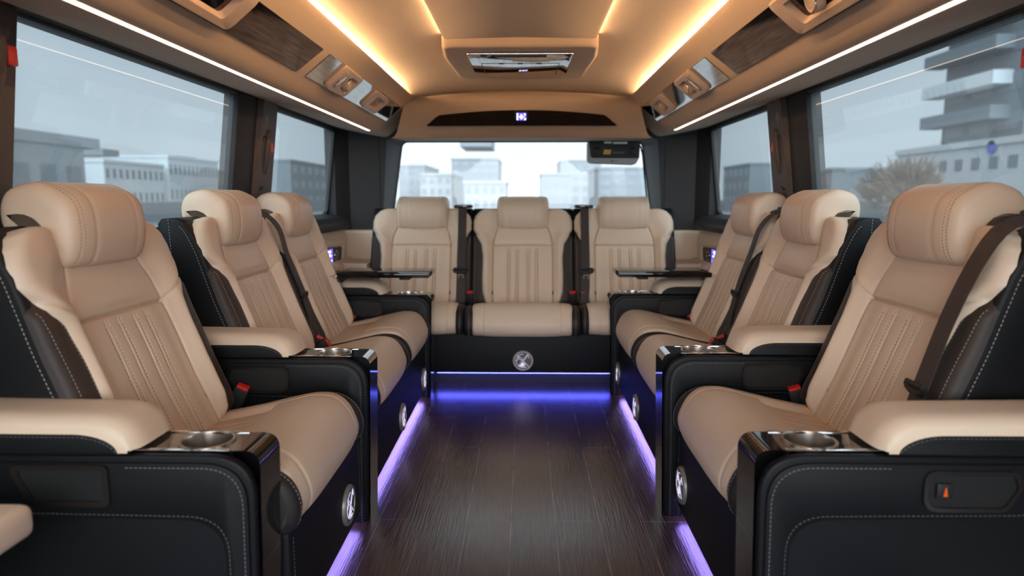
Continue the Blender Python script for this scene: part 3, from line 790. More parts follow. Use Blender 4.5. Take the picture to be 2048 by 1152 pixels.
# roof air unit
def hatch():
    t=thing('roof_air_unit','cream ceiling unit with mirrored inset panel in the middle of the roof','ceiling unit',(X0,2.93,1.545))
    inv=Matrix.Translation(-Vector(t.location))
    xw0,xw1=0.285,0.300; y0,y1=2.53,3.20
    out=rounded([(X0-xw0,y0),(X0+xw0,y0),(X0+xw1,y0+0.2),(X0+xw1-0.02,y1),(X0-xw1+0.02,y1),(X0-xw1,y0+0.2)],[0.05,0.05,0.1,0.07,0.07,0.1],8)
    mb=MB(); mb.prism(out,2,1.492,1.560,'suede',bev=0.014,seg=4,T=inv); mb.build('housing',t,sharp=60)
    inn=rounded([(X0-0.200,2.61),(X0+0.200,2.61),(X0+0.198,3.02),(X0+0.150,3.09),(X0-0.150,3.09),(X0-0.198,3.02)],[0.012,0.012,0.04,0.03,0.03,0.04],6)
    mb=MB(); mb.prism(inn,2,1.482,1.4925,'mirror',bev=0.003,seg=2,T=inv); o=mb.build('mirror_panel',t,sharp=60); o['label']='mirrored inset panel'
    mb=MB()
    for a,b in (((-0.155,2.775),(0.155,2.775)),((-0.155,2.775),(-0.150,3.02)),((0.155,2.775),(0.150,3.02))):
        mb.tube([(X0+a[0],a[1],1.4815),(X0+b[0],b[1],1.4815)],0.0011,'dark',6)
    for xx in (-0.075,0.0,0.075): mb.box((X0+xx-0.010,2.770,1.4800),(X0+xx+0.010,2.782,1.4815),'dark')
    mb.box((X0-0.10,2.622,1.478),(X0+0.10,2.645,1.4825),'dark',bev=0.004)
    mb.build('flap_seam',o,T=inv)
hatch()
# rear header with black grille
def header():
    mb=MB(); n=40
    # front face: columns across, rows from bottom to top
    def xb(z): 
        t=(z-1.270)/(1.52-1.270); return 0.685-0.085*t
    rows=[]; Zs=[1.264,1.266,1.272,1.285,1.305,1.34,1.38,1.42,1.455,1.48,1.50,1.515]
    for r,z0 in enumerate(Zs):
        row=[]
        for i in range(n+1):
            u=-1+2*i/n; t=r/(len(Zs)-1)
            ztop=1.522-0.030*u*u; z=1.266+(ztop-1.266)*(z0-1.264)/(1.515-1.264)
            x=X0+u*(0.690-0.080*t)
            y=YH-0.085+0.110*t-0.030*(1-u*u)*(1-0.3*t)
            if r==0: y+=0.010
            if r==0: z+=0.0
            if r>=len(Zs)-2: y+=0.012*(r-(len(Zs)-3))**1.5
            row.append((x,y,z))
        rows.append(row)
    back=[(x,YR+0.04,1.290) for x,y,z in rows[0]]
    allr=[back,[(x,YH+0.10,1.275) for x,y,z in rows[0]]]+rows
    topb=[(x,YR+0.04,z+0.02) for x,y,z in rows[-1]]; allr.append(topb)
    vs=[p for r in allr for p in r]; fs=[]
    for k in range(len(allr)-1):
        for i in range(n): a=k*(n+1)+i; fs.append((a,a+1,a+n+2,a+n+1))
    mb.add(vs,fs,'suede'); return struct(mb.build('trim_4',sharp=60,recalc=False))
header()
def hdr_y(x,z):
    u=(x-X0)/0.69; t=(z-1.266)/0.25; return YH-0.085+0.110*t-0.030*(1-u*u)*(1-0.3*t)
def grille():
    t=thing('ceiling_grille','long black mesh grille with blue display on the header above the rear window','grille',(X0,YH-0.05,1.37))
    inv=Matrix.Translation(-Vector(t.location))
    mb=MB(); n=48; vs=[];fs=[]; rows=6
    def edges(x):
        u=abs(x-X0); zb=1.329; zt=1.412-0.028*(u/0.45)**2
        if u>0.445: zt=min(zt,1.384-(u-0.445)*1.05)
        return zb,max(zt,zb+0.004)
    for i in range(n+1):
        x=X0-0.497+0.994*i/n; zb,zt=edges(x)
        for k in range(rows+1):
            z=zb+(zt-zb)*k/rows; vs.append((x,hdr_y(x,z)-0.004,z))
    for i in range(n):
        for k in range(rows): a=i*(rows+1)+k; fs.append((a,a+1,a+rows+2,a+rows+1))
    K=len(vs); back=[(x,y+0.012,z) for x,y,z in vs]; 
    bfs=[tuple(j+K for j in f)[::-1] for f in fs]; rim=[]
    bl=[i*(rows+1) for i in range(n+1)]+[n*(rows+1)+k for k in range(1,rows+1)]+[i*(rows+1)+rows for i in range(n-1,-1,-1)]+[k for k in range(rows-1,0,-1)]
    for a,b in zip(bl,bl[1:]+bl[:1]): rim.append((a,b,b+K,a+K))
    mb.add(vs+back,fs+bfs+rim,'grille'); mb.build('mesh',t,T=inv)
    y=hdr_y(X0,1.38)-0.005
    mb=MB(); mb.box((X0-0.036,y-0.010,1.346),(X0+0.036,y+0.006,1.403),'plastic',bev=0.003); y-=0.006
    o=mb.build('display',t,T=inv)
    mb=MB(); mb.box((X0-0.025,y-0.0052,1.356),(X0+0.025,y-0.0038,1.394),'screen')
    for (a,b,c,d) in ((-0.024,-0.018,1.358,1.392),(0.015,0.021,1.380,1.391),(0.016,0.023,1.358,1.368)): mb.box((X0+a,y-0.0062,c),(X0+b,y-0.0050,d),'screenw')
    mb.box((X0-0.004,y-0.0062,1.363),(X0+0.004,y-0.0050,1.386),'screenw',bev=0.002); mb.box((X0-0.012,y-0.0062,1.371),(X0+0.012,y-0.0050,1.376),'screenw')
    mb.build('screen',o,T=inv)
grille()
# overhead mirrored panels and vents (frame on the slanted field)
A0=Vector((0.635,0,1.4365)); B0=Vector((0.732,0,1.3625)); SD=(B0-A0).normalized(); SL=(B0-A0).length
def slant(sg):
    # local: X = along Y of the cabin, Y = down the slope, Z = out of the panel (into the cabin)
    o=Vector((sx(A0.x,sg),0,A0.z)); ey=Vector((sg*SD.x,0,SD.z)); ex=Vector((0,1,0)); ez=Vector((sg*SD.z,0,-SD.x))
    if ez.z>0: ez=-ez
    Mx=Matrix((ex,ey,ez)).transposed().to_4x4(); Mx.translation=o; return Mx
def vent(sg,label,y0,y1,s0,s1,kind):
    S=slant(sg); t=thing('overhead_vent',label,'air vent',S@Vector(((y0+y1)/2,(s0+s1)/2,0)))
    inv=Matrix.Translation(-Vector(t.location))@S
    dy=(y1-y0); ow=rounded([(y0,s0),(y1-0.01,s0+0.004),(y1,s1),(y0+0.02,s1)],[0.02,0.02,0.025,0.03],6)
    cx,cs=(y0+y1)/2,(s0+s1)/2; dh=s1-s0
    q0=cx+(0.14*dy if kind=='lamp' else 0.0); kx=0.44 if kind=='lamp' else 0.62
    iw=[(q0+(p[0]-cx)*kx,cs+(p[1]-cs)*0.62) for p in ow]; iw2=[(q0+0.004+(p[0]-cx)*(kx-0.10),cs+(p[1]-cs)*0.46) for p in ow]
    n=len(ow); o2=[(cx+(p[0]-cx)*0.95,cs+(p[1]-cs)*0.93) for p in ow]; dp=-0.004
    vs=[(x,y,0.0) for x,y in ow]+[(x,y,0.013) for x,y in ow]+[(x,y,0.018) for x,y in o2]+[(x,y,0.018) for x,y in iw]+[(x,y,dp) for x,y in iw2]
    fs=[]
    for k in range(4):
        for i in range(n): j=(i+1)%n; fs.append((k*n+i,k*n+j,(k+1)*n+j,(k+1)*n+i))
    mb=MB(); mb.add([inv@Vector(p) for p in vs],fs,'beigeplastic'); mb.add([inv@Vector(p) for p in vs[4*n:]],[tuple(range(n))],'recess',False); fo=mb.build('bezel',t,sharp=35)
    if kind=='lamp':
        mb=MB(); T=inv@Matrix.Translation((cx-dy*0.27,cs,0.018))@Matrix.Diagonal((0.75,1.1,1,1)); mb.lathe([(0.032,-0.001),(0.0325,0.004),(0.030,0.0055),(0.027,0.003)],'chrome',36,T); mb.lathe([(0.0275,0.003),(0.020,0.005),(0.0001,0.0065)],'whitepl',36,T); mb.build('reading_lamp',t)
    if kind!='open':
        mb=MB(); k=1.0 if kind=='lamp' else 1.1
        T=inv@Matrix.Translation((q0+0.006,cs+0.006,0.004))@Matrix.Rotation(0.55,4,'X')@Matrix.Diagonal((1.0,1.15,1,1))
        mb.lathe([(0.021*k,-0.008),(0.0225*k,0.006),(0.022*k,0.016),(0.019*k,0.020),(0.0145*k,0.020),(0.013*k,0.012),(0.0001,0.010)],'beigeplastic',30,T)
        for a in (-0.007,0.0,0.007): mb.tube([T@Vector((a*k,-0.011*k,0.018)),T@Vector((a*k,0.011*k,0.018))],0.0012,'beigeplastic',6)
        mb.lathe([(0.0225*k,0.0145),(0.0232*k,0.016),(0.0225*k,0.0175)],'chrome',30,T)
        mb.build('air_nozzle',t)
    else:
        mb=MB(); T=inv@Matrix.Translation((q0,cs,0.006))@Matrix.Rotation(-0.5,4,'X')
        mb.box((-dy*kx*0.32,-0.002,-0.006),(dy*kx*0.34,dh*0.26,-0.003),'beigeplastic',bev=0.001); v=mb.build('flap',t); 
        for q in v.data.vertices: q.co=T@q.co
    return t
for sg,nm in ((-1,'left'),(1,'right')):
    S=slant(sg)
    far0,far1=(2.345,3.66) if sg<0 else (2.42,3.68)
    near1=far0-0.075
    for (y0,y1,lb) in ((far0,far1,'mirror-finish trim panel with two vents, far end of the %s overhead case'%nm),(0.6,near1,'glossy trim panel coloured as a dark floor reflection near the camera on the %s overhead case'%nm)):
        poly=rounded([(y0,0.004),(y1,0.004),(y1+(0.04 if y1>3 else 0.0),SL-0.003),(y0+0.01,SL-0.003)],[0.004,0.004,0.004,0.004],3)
        mb=MB(); mb.prism(poly,2,-0.001,0.0035,'mirror' if y1>3 else 'mirror_dark',bev=0.001,seg=1,T=S); o=mb.build('mirror_panel',CASES[sg]); o['label']=lb
    d=0.0 if sg<0 else 0.10
    vent(sg,'cream %s overhead vent with round chrome lamp, larger of the far pair'%nm,2.53+d,2.80+d,0.000,0.116,'lamp')
    vent(sg,'cream %s overhead air vent, smaller one next to the rear header'%nm,3.07+d*1.2,3.36+d*1.2,0.006,0.112,'open' if sg<0 else 'nozzle')
    vent(sg,'cream %s overhead vent unit cut off by the top of the photo'%nm,1.36+d*0.6,1.72+d*0.7,-0.008,0.112,'open' if sg<0 else 'nozzle')
# ------------------------------------------------------------------ side walls, pillars and windows
def wx(z): return 1.075+(1.36-z)*0.125     # inclined window plane, distance from the centre line
def wall(sg,name):
    t=MB()
    z0=0.80
    # lower wall below the sill
    t.prism([(sx(wx(0)+0.02,sg),0.0),(sx(wx(0.6)-0.01,sg),0.60),(sx(wx(0.8)-0.035,sg),0.72),(sx(wx(0.83)-0.03,sg),0.80),(sx(wx(0.83)+0.0,sg),0.825),(sx(wx(0.8)+0.05,sg),0.825),(sx(wx(0)+0.08,sg),0.0)],1,YN,YR+0.15,'plastic',bev=0.0)
    # band above the windows
    t.prism([(sx(wx(1.345),sg),1.345),(sx(wx(1.345)+0.05,sg),1.345),(sx(wx(1.5)+0.05,sg),1.62),(sx(1.0,sg),1.62),(sx(1.0,sg),1.38)],1,YN,YR+0.15,'frame')
    return struct(t.build(name))
wall(-1,'wall_left'); wall(1,'wall_right')
def pillar(sg,y0,y1,name,inner=0.0,mt='plastic'):
    mb=MB(); za,zb=0.78,1.375
    vs=[(sx(wx(za)-inner,sg),y0,za),(sx(wx(za)-inner,sg),y1,za),(sx(wx(za)+0.05,sg),y1,za),(sx(wx(za)+0.05,sg),y0,za),
        (sx(wx(zb)-inner,sg),y0,zb),(sx(wx(zb)-inner,sg),y1,zb),(sx(wx(zb)+0.05,sg),y1,zb),(sx(wx(zb)+0.05,sg),y0,zb)]
    bm=bmesh.new(); V=[bm.verts.new(p) for p in vs]
    for f in ((0,1,2,3),(4,7,6,5),(0,4,5,1),(1,5,6,2),(2,6,7,3),(3,7,4,0)): bm.faces.new([V[i] for i in f])
    bmesh.ops.recalc_face_normals(bm,faces=bm.faces[:]); bmesh.ops.bevel(bm,geom=bm.edges[:],offset=0.006,segments=2,profile=0.5,affect='EDGES')
    mb.bm(bm,mt); return struct(mb.build(name))
k=5
for sg in (-1,1):
    pillar(sg,2.62,2.96,'trim_%d'%k,0.010,'plastic'); k+=1
    pillar(sg,0.95 if sg<0 else 1.0,1.49,'trim_%d'%k,0.012,'brownplastic'); k+=1
def window(n,sg,y0,y1,z0,z1,rc=0.03):
    # rubber frame ring + pane in the inclined plane
    S=Matrix(((0,0,1,0),(1,0,0,0),(0,1,0,0),(0,0,0,1)))
    out=[(y0-0.03,z0-0.03),(y1+0.03,z0-0.03),(y1+0.03,z1+0.03),(y0-0.03,z1+0.03)]
    inn=rounded([(y0,z0),(y1,z0),(y1,z1),(y0,z1)],[rc,rc,0.012,0.012],5)
    outr=rounded(out,[rc+0.01,rc+0.01,0.012,0.012],5)
    m=len(inn); vs=[];fs=[]
    for (pl,dx) in ((outr,0.004),(inn,0.004),(inn,-0.018),(outr,-0.018)):
        for y,z in pl: vs.append((sx(wx(z)-dx,sg),y,z))
    for r in range(3):
        for i in range(m): j=(i+1)%m; fs.append((r*m+i,r*m+j,(r+1)*m+j,(r+1)*m+i))
    mb=MB(); mb.add(vs,fs,'frame'); w=struct(mb.build('window_%d'%n,sharp=30))
    mb=MB(); vs=[]
    g=rounded([(y0-0.01,z0-0.01),(y1+0.01,z0-0.01),(y1+0.01,z1+0.01),(y0-0.01,z1+0.01)],[rc,rc,0.012,0.012],5)
    vs=[(sx(wx(z)+0.010,sg),y,z) for y,z in g]
    mb.add(vs,[tuple(range(len(g)))],'sideglass',False); o=mb.build('pane',w); o['label']='tinted window glass'
    return w
window(1,-1,1.49,2.66,0.86,1.340); window(2,-1,2.99,3.94,0.86,1.335,0.05)
window(3,1,1.51,2.66,0.86,1.340); window(4,1,2.99,3.94,0.86,1.335,0.05)
window(5,-1,-0.9,0.95,0.86,1.335); window(6,1,-0.9,1.0,0.86,1.335)
# little etched marks in the corner of the rear side panes
for sg in (-1,1):
    mb=MB()
    for i,(dy,dz,w,h) in enumerate(((0,0,0.018,0.004),(0,0.008,0.014,0.004),(0.002,0.018,0.012,0.007),(0,0.030,0.018,0.004),(0.004,0.038,0.010,0.004))):
        y=3.86+dy; z=0.885+dz; mb.add([(sx(wx(z)+0.0085,sg),y,z),(sx(wx(z)+0.0085,sg),y+w,z),(sx(wx(z)+0.0085,sg),y+w,z+h),(sx(wx(z)+0.0085,sg),y,z+h)],[(0,1,2,3)],'white',False)
    mb.build('glass_mark',bpy.data.objects['window_2' if sg<0 else 'window_4'])
# rear wall with the window opening
def rear_wall():
    def ring(xb,xt,zb,zt,rt,rb): return rounded([(X0-xb,zb),(X0+xb,zb),(X0+xt,zt),(X0-xt,zt)],[rb,rb,rt,rt],6)
    a=ring(0.835,0.800,0.78,1.300,0.03,0.03); b=ring(0.795,0.725,0.80,1.292,0.045,0.03)
    outer=[]
    for (x,z) in a:
        outer.append((X0+(1.13 if x>X0 else -1.13)-0.0,z if 0.79<z<1.29 else (1.60 if z>1 else 0.0)))
    m=len(a); mb=MB(); vs=[];fs=[]
    vs=[(x,YR,z) for x,z in outer]+[(x,YR,z) for x,z in a]; 
    for i in range(m): j=(i+1)%m; fs.append((i,j,m+j,m+i))
    mb.add(vs,fs,'plastic')
    vs2=[(x,YR,z) for x,z in a]+[(x,YR+0.075,z) for x,z in b]+[(x,YR+0.10,z) for x,z in b]; fs2=[]
    for r in range(2):
        for i in range(m): j=(i+1)%m; fs2.append((r*m+i,r*m+j,(r+1)*m+j,(r+1)*m+i))
    mb.add(vs2,fs2,'greytrim')
    # outer skin so no light leaks
    o=mb.build('wall_rear',sharp=40); struct(o)
    mb=MB(); mb.add([(x,YR+0.085,z) for x,z in b],[tuple(range(m))],'rearglass',False); w=struct(mb.build('window_7')); 
    mb=MB(); bi=ring(0.787,0.717,0.808,1.284,0.04,0.03); vs=[(x,YR+0.080,z) for x,z in b]+[(x,YR+0.080,z) for x,z in bi]; fs=[(i,(i+1)%m,m+(i+1)%m,m+i) for i in range(m)]; mb.add(vs,fs,'frame'); f=mb.build('window_frame',w)
M['greytrim']=mat('trim_lit_grey',(0.10,0.115,0.12,1),0.45,bump=(500,0.15,0.001))  # window light on the reveal put into the trim colour
rear_wall()
# corner boxes behind the side windows (black D pillars)
for sg in (-1,1):
    mb=MB(); a=sx(0.90,sg); b=sx(1.13,sg); lo,hi=sorted((a,b)); 
    mb.prism([(sx(0.845,sg),YR-0.004),(sx(0.93,sg),YR-0.012),(sx(1.02,sg),YR-0.03),(sx(1.085,sg),3.955),(sx(1.14,sg),3.955),(sx(1.14,sg),YR+0.05),(sx(0.845,sg),YR+0.05)],2,0.76,1.40,'plastic'); struct(mb.build('trim_%d'%k,sharp=30)); k+=1
# cream side lining near the back with the black control panel, black sill above
for sg,nm in ((-1,'left'),(1,'right')):
    mb=MB()
    mb.prism([(sx(1.12,sg),0.30),(sx(0.985,sg),0.30),(sx(0.985,sg),0.585),(sx(1.005,sg),0.600),(sx(1.035,sg),0.61),(sx(1.030,sg),0.72),(sx(1.055,sg),0.785),(sx(1.12,sg),0.785)],1,3.0,YR-0.005,'beige')
    xs=sorted((sx(0.80,sg),sx(1.06,sg)))
    mb.box((xs[0],3.985,0.40),(xs[1],YR-0.003,0.765),'beige',bev=0.02,seg=3)
    mb.prism([(sx(1.12,sg),0.56),(sx(0.86,sg),0.56),(sx(0.86,sg),0.590),(sx(1.12,sg),0.60)],1,3.72,4.0,'beige')
    struct(mb.build('trim_%d'%k,sharp=35)); k+=1
    # raised surround
    mb=MB(); rim=rounded([(3.36,0.572),(3.86,0.572),(3.90,0.712),(3.36,0.735)],[0.01,0.04,0.03,0.01],6)
    ri=rounded([(3.38,0.583),(3.82,0.583),(3.85,0.688),(3.38,0.708)],[0.01,0.03,0.015,0.01],6)
    n=len(rim); x1,x2=sx(1.018,sg),sx(1.034,sg)
    vs=[(x2,y,z) for y,z in rim]+[(x1,y,z) for y,z in rim]+[(x1,y,z) for y,z in ri]+[(x2,y,z) for y,z in ri]; fs=[]
    for r in range(3):
        for i in range(n): j=(i+1)%n; fs.append((r*n+i,r*n+j,(r+1)*n+j,(r+1)*n+i))
    mb.add(vs,fs,'beige'); struct(mb.build('trim_%d'%k,sharp=35)); k+=1
    # black sill bulge
    mb=MB(); mb.prism(rounded([(sx(1.14,sg),0.775),(sx(1.00,sg),0.775),(sx(0.985,sg),0.81),(sx(1.03,sg),0.845),(sx(1.14,sg),0.862)],[0,0.01,0.03,0.04,0],5),1,2.95,3.93,'plastic',bev=0.008); struct(mb.build('trim_%d'%k,sharp=35)); k+=1
    t=thing('control_panel','black %s wall control panel with violet-blue screen, behind the far %s seat'%(nm,nm),'control panel',(sx(1.03,sg),3.52,0.66)); inv=Matrix.Translation(-Vector(t.location)); t.location.y+=0.11; t.location.z-=0.022
    fx=sx(1.024,sg); bx=sx(1.036,sg)
    mb=MB(); pl=rounded([(3.325,0.612),(3.695,0.612),(3.725,0.700),(3.325,0.716)],[0.006,0.02,0.012,0.006],5); a,b=sorted((fx,bx)); mb.prism(pl,0,a,b,'brownplastic',bev=0.001,seg=1,T=inv); mb.build('face_plate',t)
    e=-sg*0.0012
    mb=MB(); a,b=sorted((fx,fx+e)); mb.box((a,3.42,0.622),(b,3.530,0.702),'screen')
    a,b=sorted((fx+e,fx+2*e))
    for (y,z,w,h) in ((3.435,0.688,0.02,0.006),(3.470,0.684,0.02,0.010),(3.435,0.663,0.07,0.006),(3.466,0.640,0.006,0.045),(3.440,0.640,0.014,0.010),(3.49,0.636,0.02,0.006)): mb.box((a,y,z),(b,y+w,z+h),'screenw')
    mb.build('screen',t,T=inv)
    T=inv@Matrix.Translation((fx,3.585,0.662))@Vector((-sg,0,0)).to_track_quat('Z','Y').to_matrix().to_4x4()
    mb=MB(); mb.lathe([(0.030,0),(0.030,0.006),(0.026,0.008),(0.018,0.008),(0.016,0.005),(0.0001,0.005)],'gloss',36,T); mb.lathe([(0.0305,0),(0.032,0.003),(0.0305,0.006)],'chrome',36,T); mb.build('dial',t)
# ------------------------------------------------------------------ floor LED lines
for sg,nm,x0,(ya,yb) in ((-1,'left',SXL+0.470,(1.28,1.89)),(1,'right',SXR-0.470,(1.34,1.93))):
    pass
def fled(x0,x1,y0,y1,z0,z1,m,label):
    mb=MB(); mb.box((x0,y0,z0),(x1,y1,z1),m); tag(mb.build('floor_led_strip'),label,'led strip')
fled(-0.525,-0.488,1.0,1.90,0.034,0.041,'violet','violet floor light line along the nearest left seat base')
fled(-0.525,-0.488,1.97,3.17,0.034,0.041,'violet','violet floor light line along the middle and far left seat base')
fled(0.468,0.505,1.0,1.97,0.034,0.041,'violet','violet floor light line along the nearest right seat base')
fled(0.468,0.505,2.05,3.23,0.034,0.041,'violet','violet floor light line along the middle and far right seat base')
fled(-0.45,0.44,SYR-0.440,SYR-0.425,0.060,0.067,'violet2','blue light line along the foot of the back bench base')
# ------------------------------------------------------------------ belts and buckles
def buckle(label,loc,rot):
    t=thing('belt_buckle',label,'belt buckle',loc); t.rotation_euler=rot; t.scale=(1.35,1.35,1.35)
    mb=MB(); mb.box((-0.015,-0.011,-0.085),(0.015,0.011,0.0),'plastic',bev=0.004); mb.build('housing',t)
    mb=MB(); mb.box((-0.0125,-0.0095,-0.006),(0.0125,0.0095,0.0045),'red',bev=0.002); mb.build('release_button',t)
    return t
# side rows: tilt toward the aisle
buckle('red-topped belt buckle beside the nearest left seat, far side',(-0.800,1.850,0.418),(0.15,0.45,0.2))
buckle('red-topped belt buckle between the middle and far left seats',(-0.800,2.580,0.408),(0.1,0.55,0.3))
buckle('lower red belt buckle lying between the middle and far left seats',(-0.765,2.56,0.395),(0.1,1.1,0.3))
buckle('red-topped belt buckle beside the far left seat, next to its console',(-0.815,3.135,0.402),(0.1,0.60,0.3))
buckle('red-topped belt buckle beside the nearest right seat, far side',(0.785,1.925,0.402),(0.15,-0.35,-0.2))
buckle('red-topped belt buckle between the middle and far right seats',(0.775,2.640,0.405),(0.1,-0.5,-0.3))
buckle('lower red belt buckle lying between the middle and far right seats',(0.735,2.62,0.392),(0.1,-1.1,-0.3))
buckle('red-topped belt buckle beside the far right seat, next to its console',(0.790,3.180,0.400),(0.1,-0.55,-0.3))
buckle('red belt buckle between the left and centre seats of the back bench',(-0.302,3.67,0.440),(0.30,0,0))
buckle('left one of the two red belt buckles between the centre and right back seats',(0.262,3.67,0.440),(0.30,0,0))
buckle('right one of the two red belt buckles between the centre and right back seats',(0.322,3.67,0.440),(0.30,0,0.05))
def tongue(t,inv,c,rz=0,tilt=0.0,s=1.0,roll=0.0):
    T=inv@Matrix.Translation(c)@Matrix.Rotation(rz,4,'Z')@Matrix.Rotation(tilt,4,'X')@Matrix.Rotation(roll,4,'Y')@Matrix.Scale(s,4)
    mb=MB(); bm=bmesh.new()
    mb.tube([T@Vector((-0.032,0,0.004)),T@Vector((-0.028,0,-0.006)),T@Vector((-0.015,-0.001,-0.011)),T@Vector((0.015,-0.001,-0.011)),T@Vector((0.028,0,-0.006)),T@Vector((0.032,0,0.004))],[0.006*s,0.0075*s,0.0075*s,0.0075*s,0.0075*s,0.006*s],'plastic',10)
    mb.tube([T@Vector((-0.030,0,0.006)),T@Vector((0.030,0,0.006))],0.0055*s,'plastic',8)
    o=mb.build('tongue',t)
    m=MB(); pl=[(-0.013,-0.016),(0.013,-0.016),(0.013,-0.044),(0.009,-0.050),(-0.009,-0.050),(-0.013,-0.044)]; ho=[(-0.007,-0.026),(0.007,-0.026),(0.007,-0.040),(0.005,-0.042),(-0.005,-0.042),(-0.007,-0.040)]
    vs=[T@Vector((x,-0.001,z)) for x,z in pl]+[T@Vector((x,-0.001,z)) for x,z in ho]+[T@Vector((x,0.001,z)) for x,z in pl]+[T@Vector((x,0.001,z)) for x,z in ho]
    fs=[]
    for i in range(6):
        j=(i+1)%6; fs+=[(i,j,6+j,6+i),(12+i,18+i,18+j,12+j),(i,12+i,12+j,j),(6+i,6+j,18+j,18+i)]
    m.add(vs,fs,'chrome'); m.build('latch_plate',o)
def rear_belt(label,x,tx):
    t=thing('seat_belt',label,'seat belt',(x,3.86,0.90)); inv=Matrix.Translation(-Vector(t.location))
    pts=[(x,3.93,0.903),(x,3.86,0.906),(x,3.838,0.895),(x,3.815,0.84),(x,3.785,0.75),(x,3.745,0.66),(x+tx*0.1,3.70,0.56),(x+tx*0.3,3.665,0.46),(x+tx,3.64,0.385),(x+tx*1.4,3.66,0.352)]
    mb=MB(); mb.ribbon(pts,(0.047,0,0),0.0022,'webbing'); mb.build('webbing',t,T=inv)
    mb=MB(); mb.box((x-0.050,3.84,0.895),(x+0.050,3.935,0.914),'plastic',bev=0.006); mb.box((x-0.028,3.836,0.899),(x+0.028,3.90,0.916),'gloss',bev=0.003); mb.build('belt_guide',t,T=inv)
    tongue(t,inv,(x+0.0,3.672,0.562),0,0.25,1.2)
rear_belt('dark seat belt hanging between the left and centre back seats',-0.352,0.0)
rear_belt('dark seat belt hanging between the centre and right back seats',0.335,-0.012)
def side_belt(label,sg,pts,wv,tng,guide=True,tr=0):
    t=thing('seat_belt',label,'seat belt',pts[0]); inv=Matrix.Translation(-Vector(t.location))
    pts2=[tuple(p) for p in cat_rom(pts,26)]
    mb=MB(); mb.ribbon(pts2,wv,0.002,'webbing'); mb.build('webbing',t,T=inv)
    tongue(t,inv,tng,sg*-PI/2,0.2,1.0,tr)
    if guide:
        p=Vector(pts[0]); mb=MB(); mb.box((p.x-0.028,p.y-0.035,p.z-0.012),(p.x+0.028,p.y+0.035,p.z+0.012),'plastic',bev=0.005); mb.build('belt_guide',t,T=inv)
side_belt('thin dark seat belt hanging between the middle and far left seats',-1,[(-1.045,2.56,0.905),(-0.985,2.575,0.885),(-0.945,2.590,0.83),(-0.925,2.60,0.74),(-0.885,2.615,0.62),(-0.845,2.60,0.50),(-0.820,2.565,0.415)],[0.0,0.044,0.006],(-0.868,2.615,0.575))
side_belt('thin dark seat belt crossing in front of the far right seat',1,[(1.02,2.66,0.905),(0.965,2.675,0.885),(0.925,2.690,0.83),(0.900,2.700,0.74),(0.860,2.700,0.62),(0.825,2.68,0.50),(0.80,2.64,0.415)],[0.0,0.044,0.006],(0.842,2.700,0.575))
side_belt('wide black seat belt crossing the backrest of the nearest right seat',1,[(1.035,1.37,0.915),(0.985,1.37,0.907),(0.945,1.375,0.878),(0.908,1.385,0.80),(0.872,1.39,0.70),(0.838,1.385,0.60),(0.808,1.375,0.52),(0.785,1.375,0.42)],[0.0,0.047,0.010],(0.812,1.380,0.562),True,0.0)
# ------------------------------------------------------------------ pillar belt height covers and emergency hammers
def hammer(sg,nm,y,z,s,near):
    x=wx(z)-0.022
    t=thing('emergency_hammer','red-headed emergency hammer in its holder on the %s %s pillar'%(near,nm),'emergency hammer',(sx(x,sg),y,z)); inv=Matrix.Translation(-Vector(t.location))
    def P(dy,dz,dx=0): return (sx(wx(z+dz)-0.026-dx,sg),y+dy,z+dz)
    mb=MB(); mb.tube([P(-0.012,0.06*s),P(-0.014,0.02*s,0.006),P(-0.016,-0.05*s,0.006),P(-0.016,-0.11*s)],[0.012,0.015,0.015,0.010],'brownplastic',12); mb.build('handle',t,T=inv)
    mb=MB(); c=P(0.014,0.0,0.004); mb.box((c[0]-0.012,c[1]-0.014,c[2]-0.020),(c[0]+0.012,c[1]+0.014,c[2]+0.020),'red',bev=0.003); 
    mb.tube([(c[0]-0.0125,c[1]-0.004,c[2]-0.008),(c[0]-0.0125,c[1]+0.003,c[2]),(c[0]-0.0125,c[1]-0.003,c[2]+0.008)],0.0012,'white',6)
    mb.build('red_head',t,T=inv)
    mb=MB(); c=P(-0.008,0.052*s,0.004); mb.box((c[0]-0.012,c[1]-0.012,c[2]-0.014),(c[0]+0.012,c[1]+0.012,c[2]+0.018),'brownplastic',bev=0.005); mb.build('holder',t,T=inv)
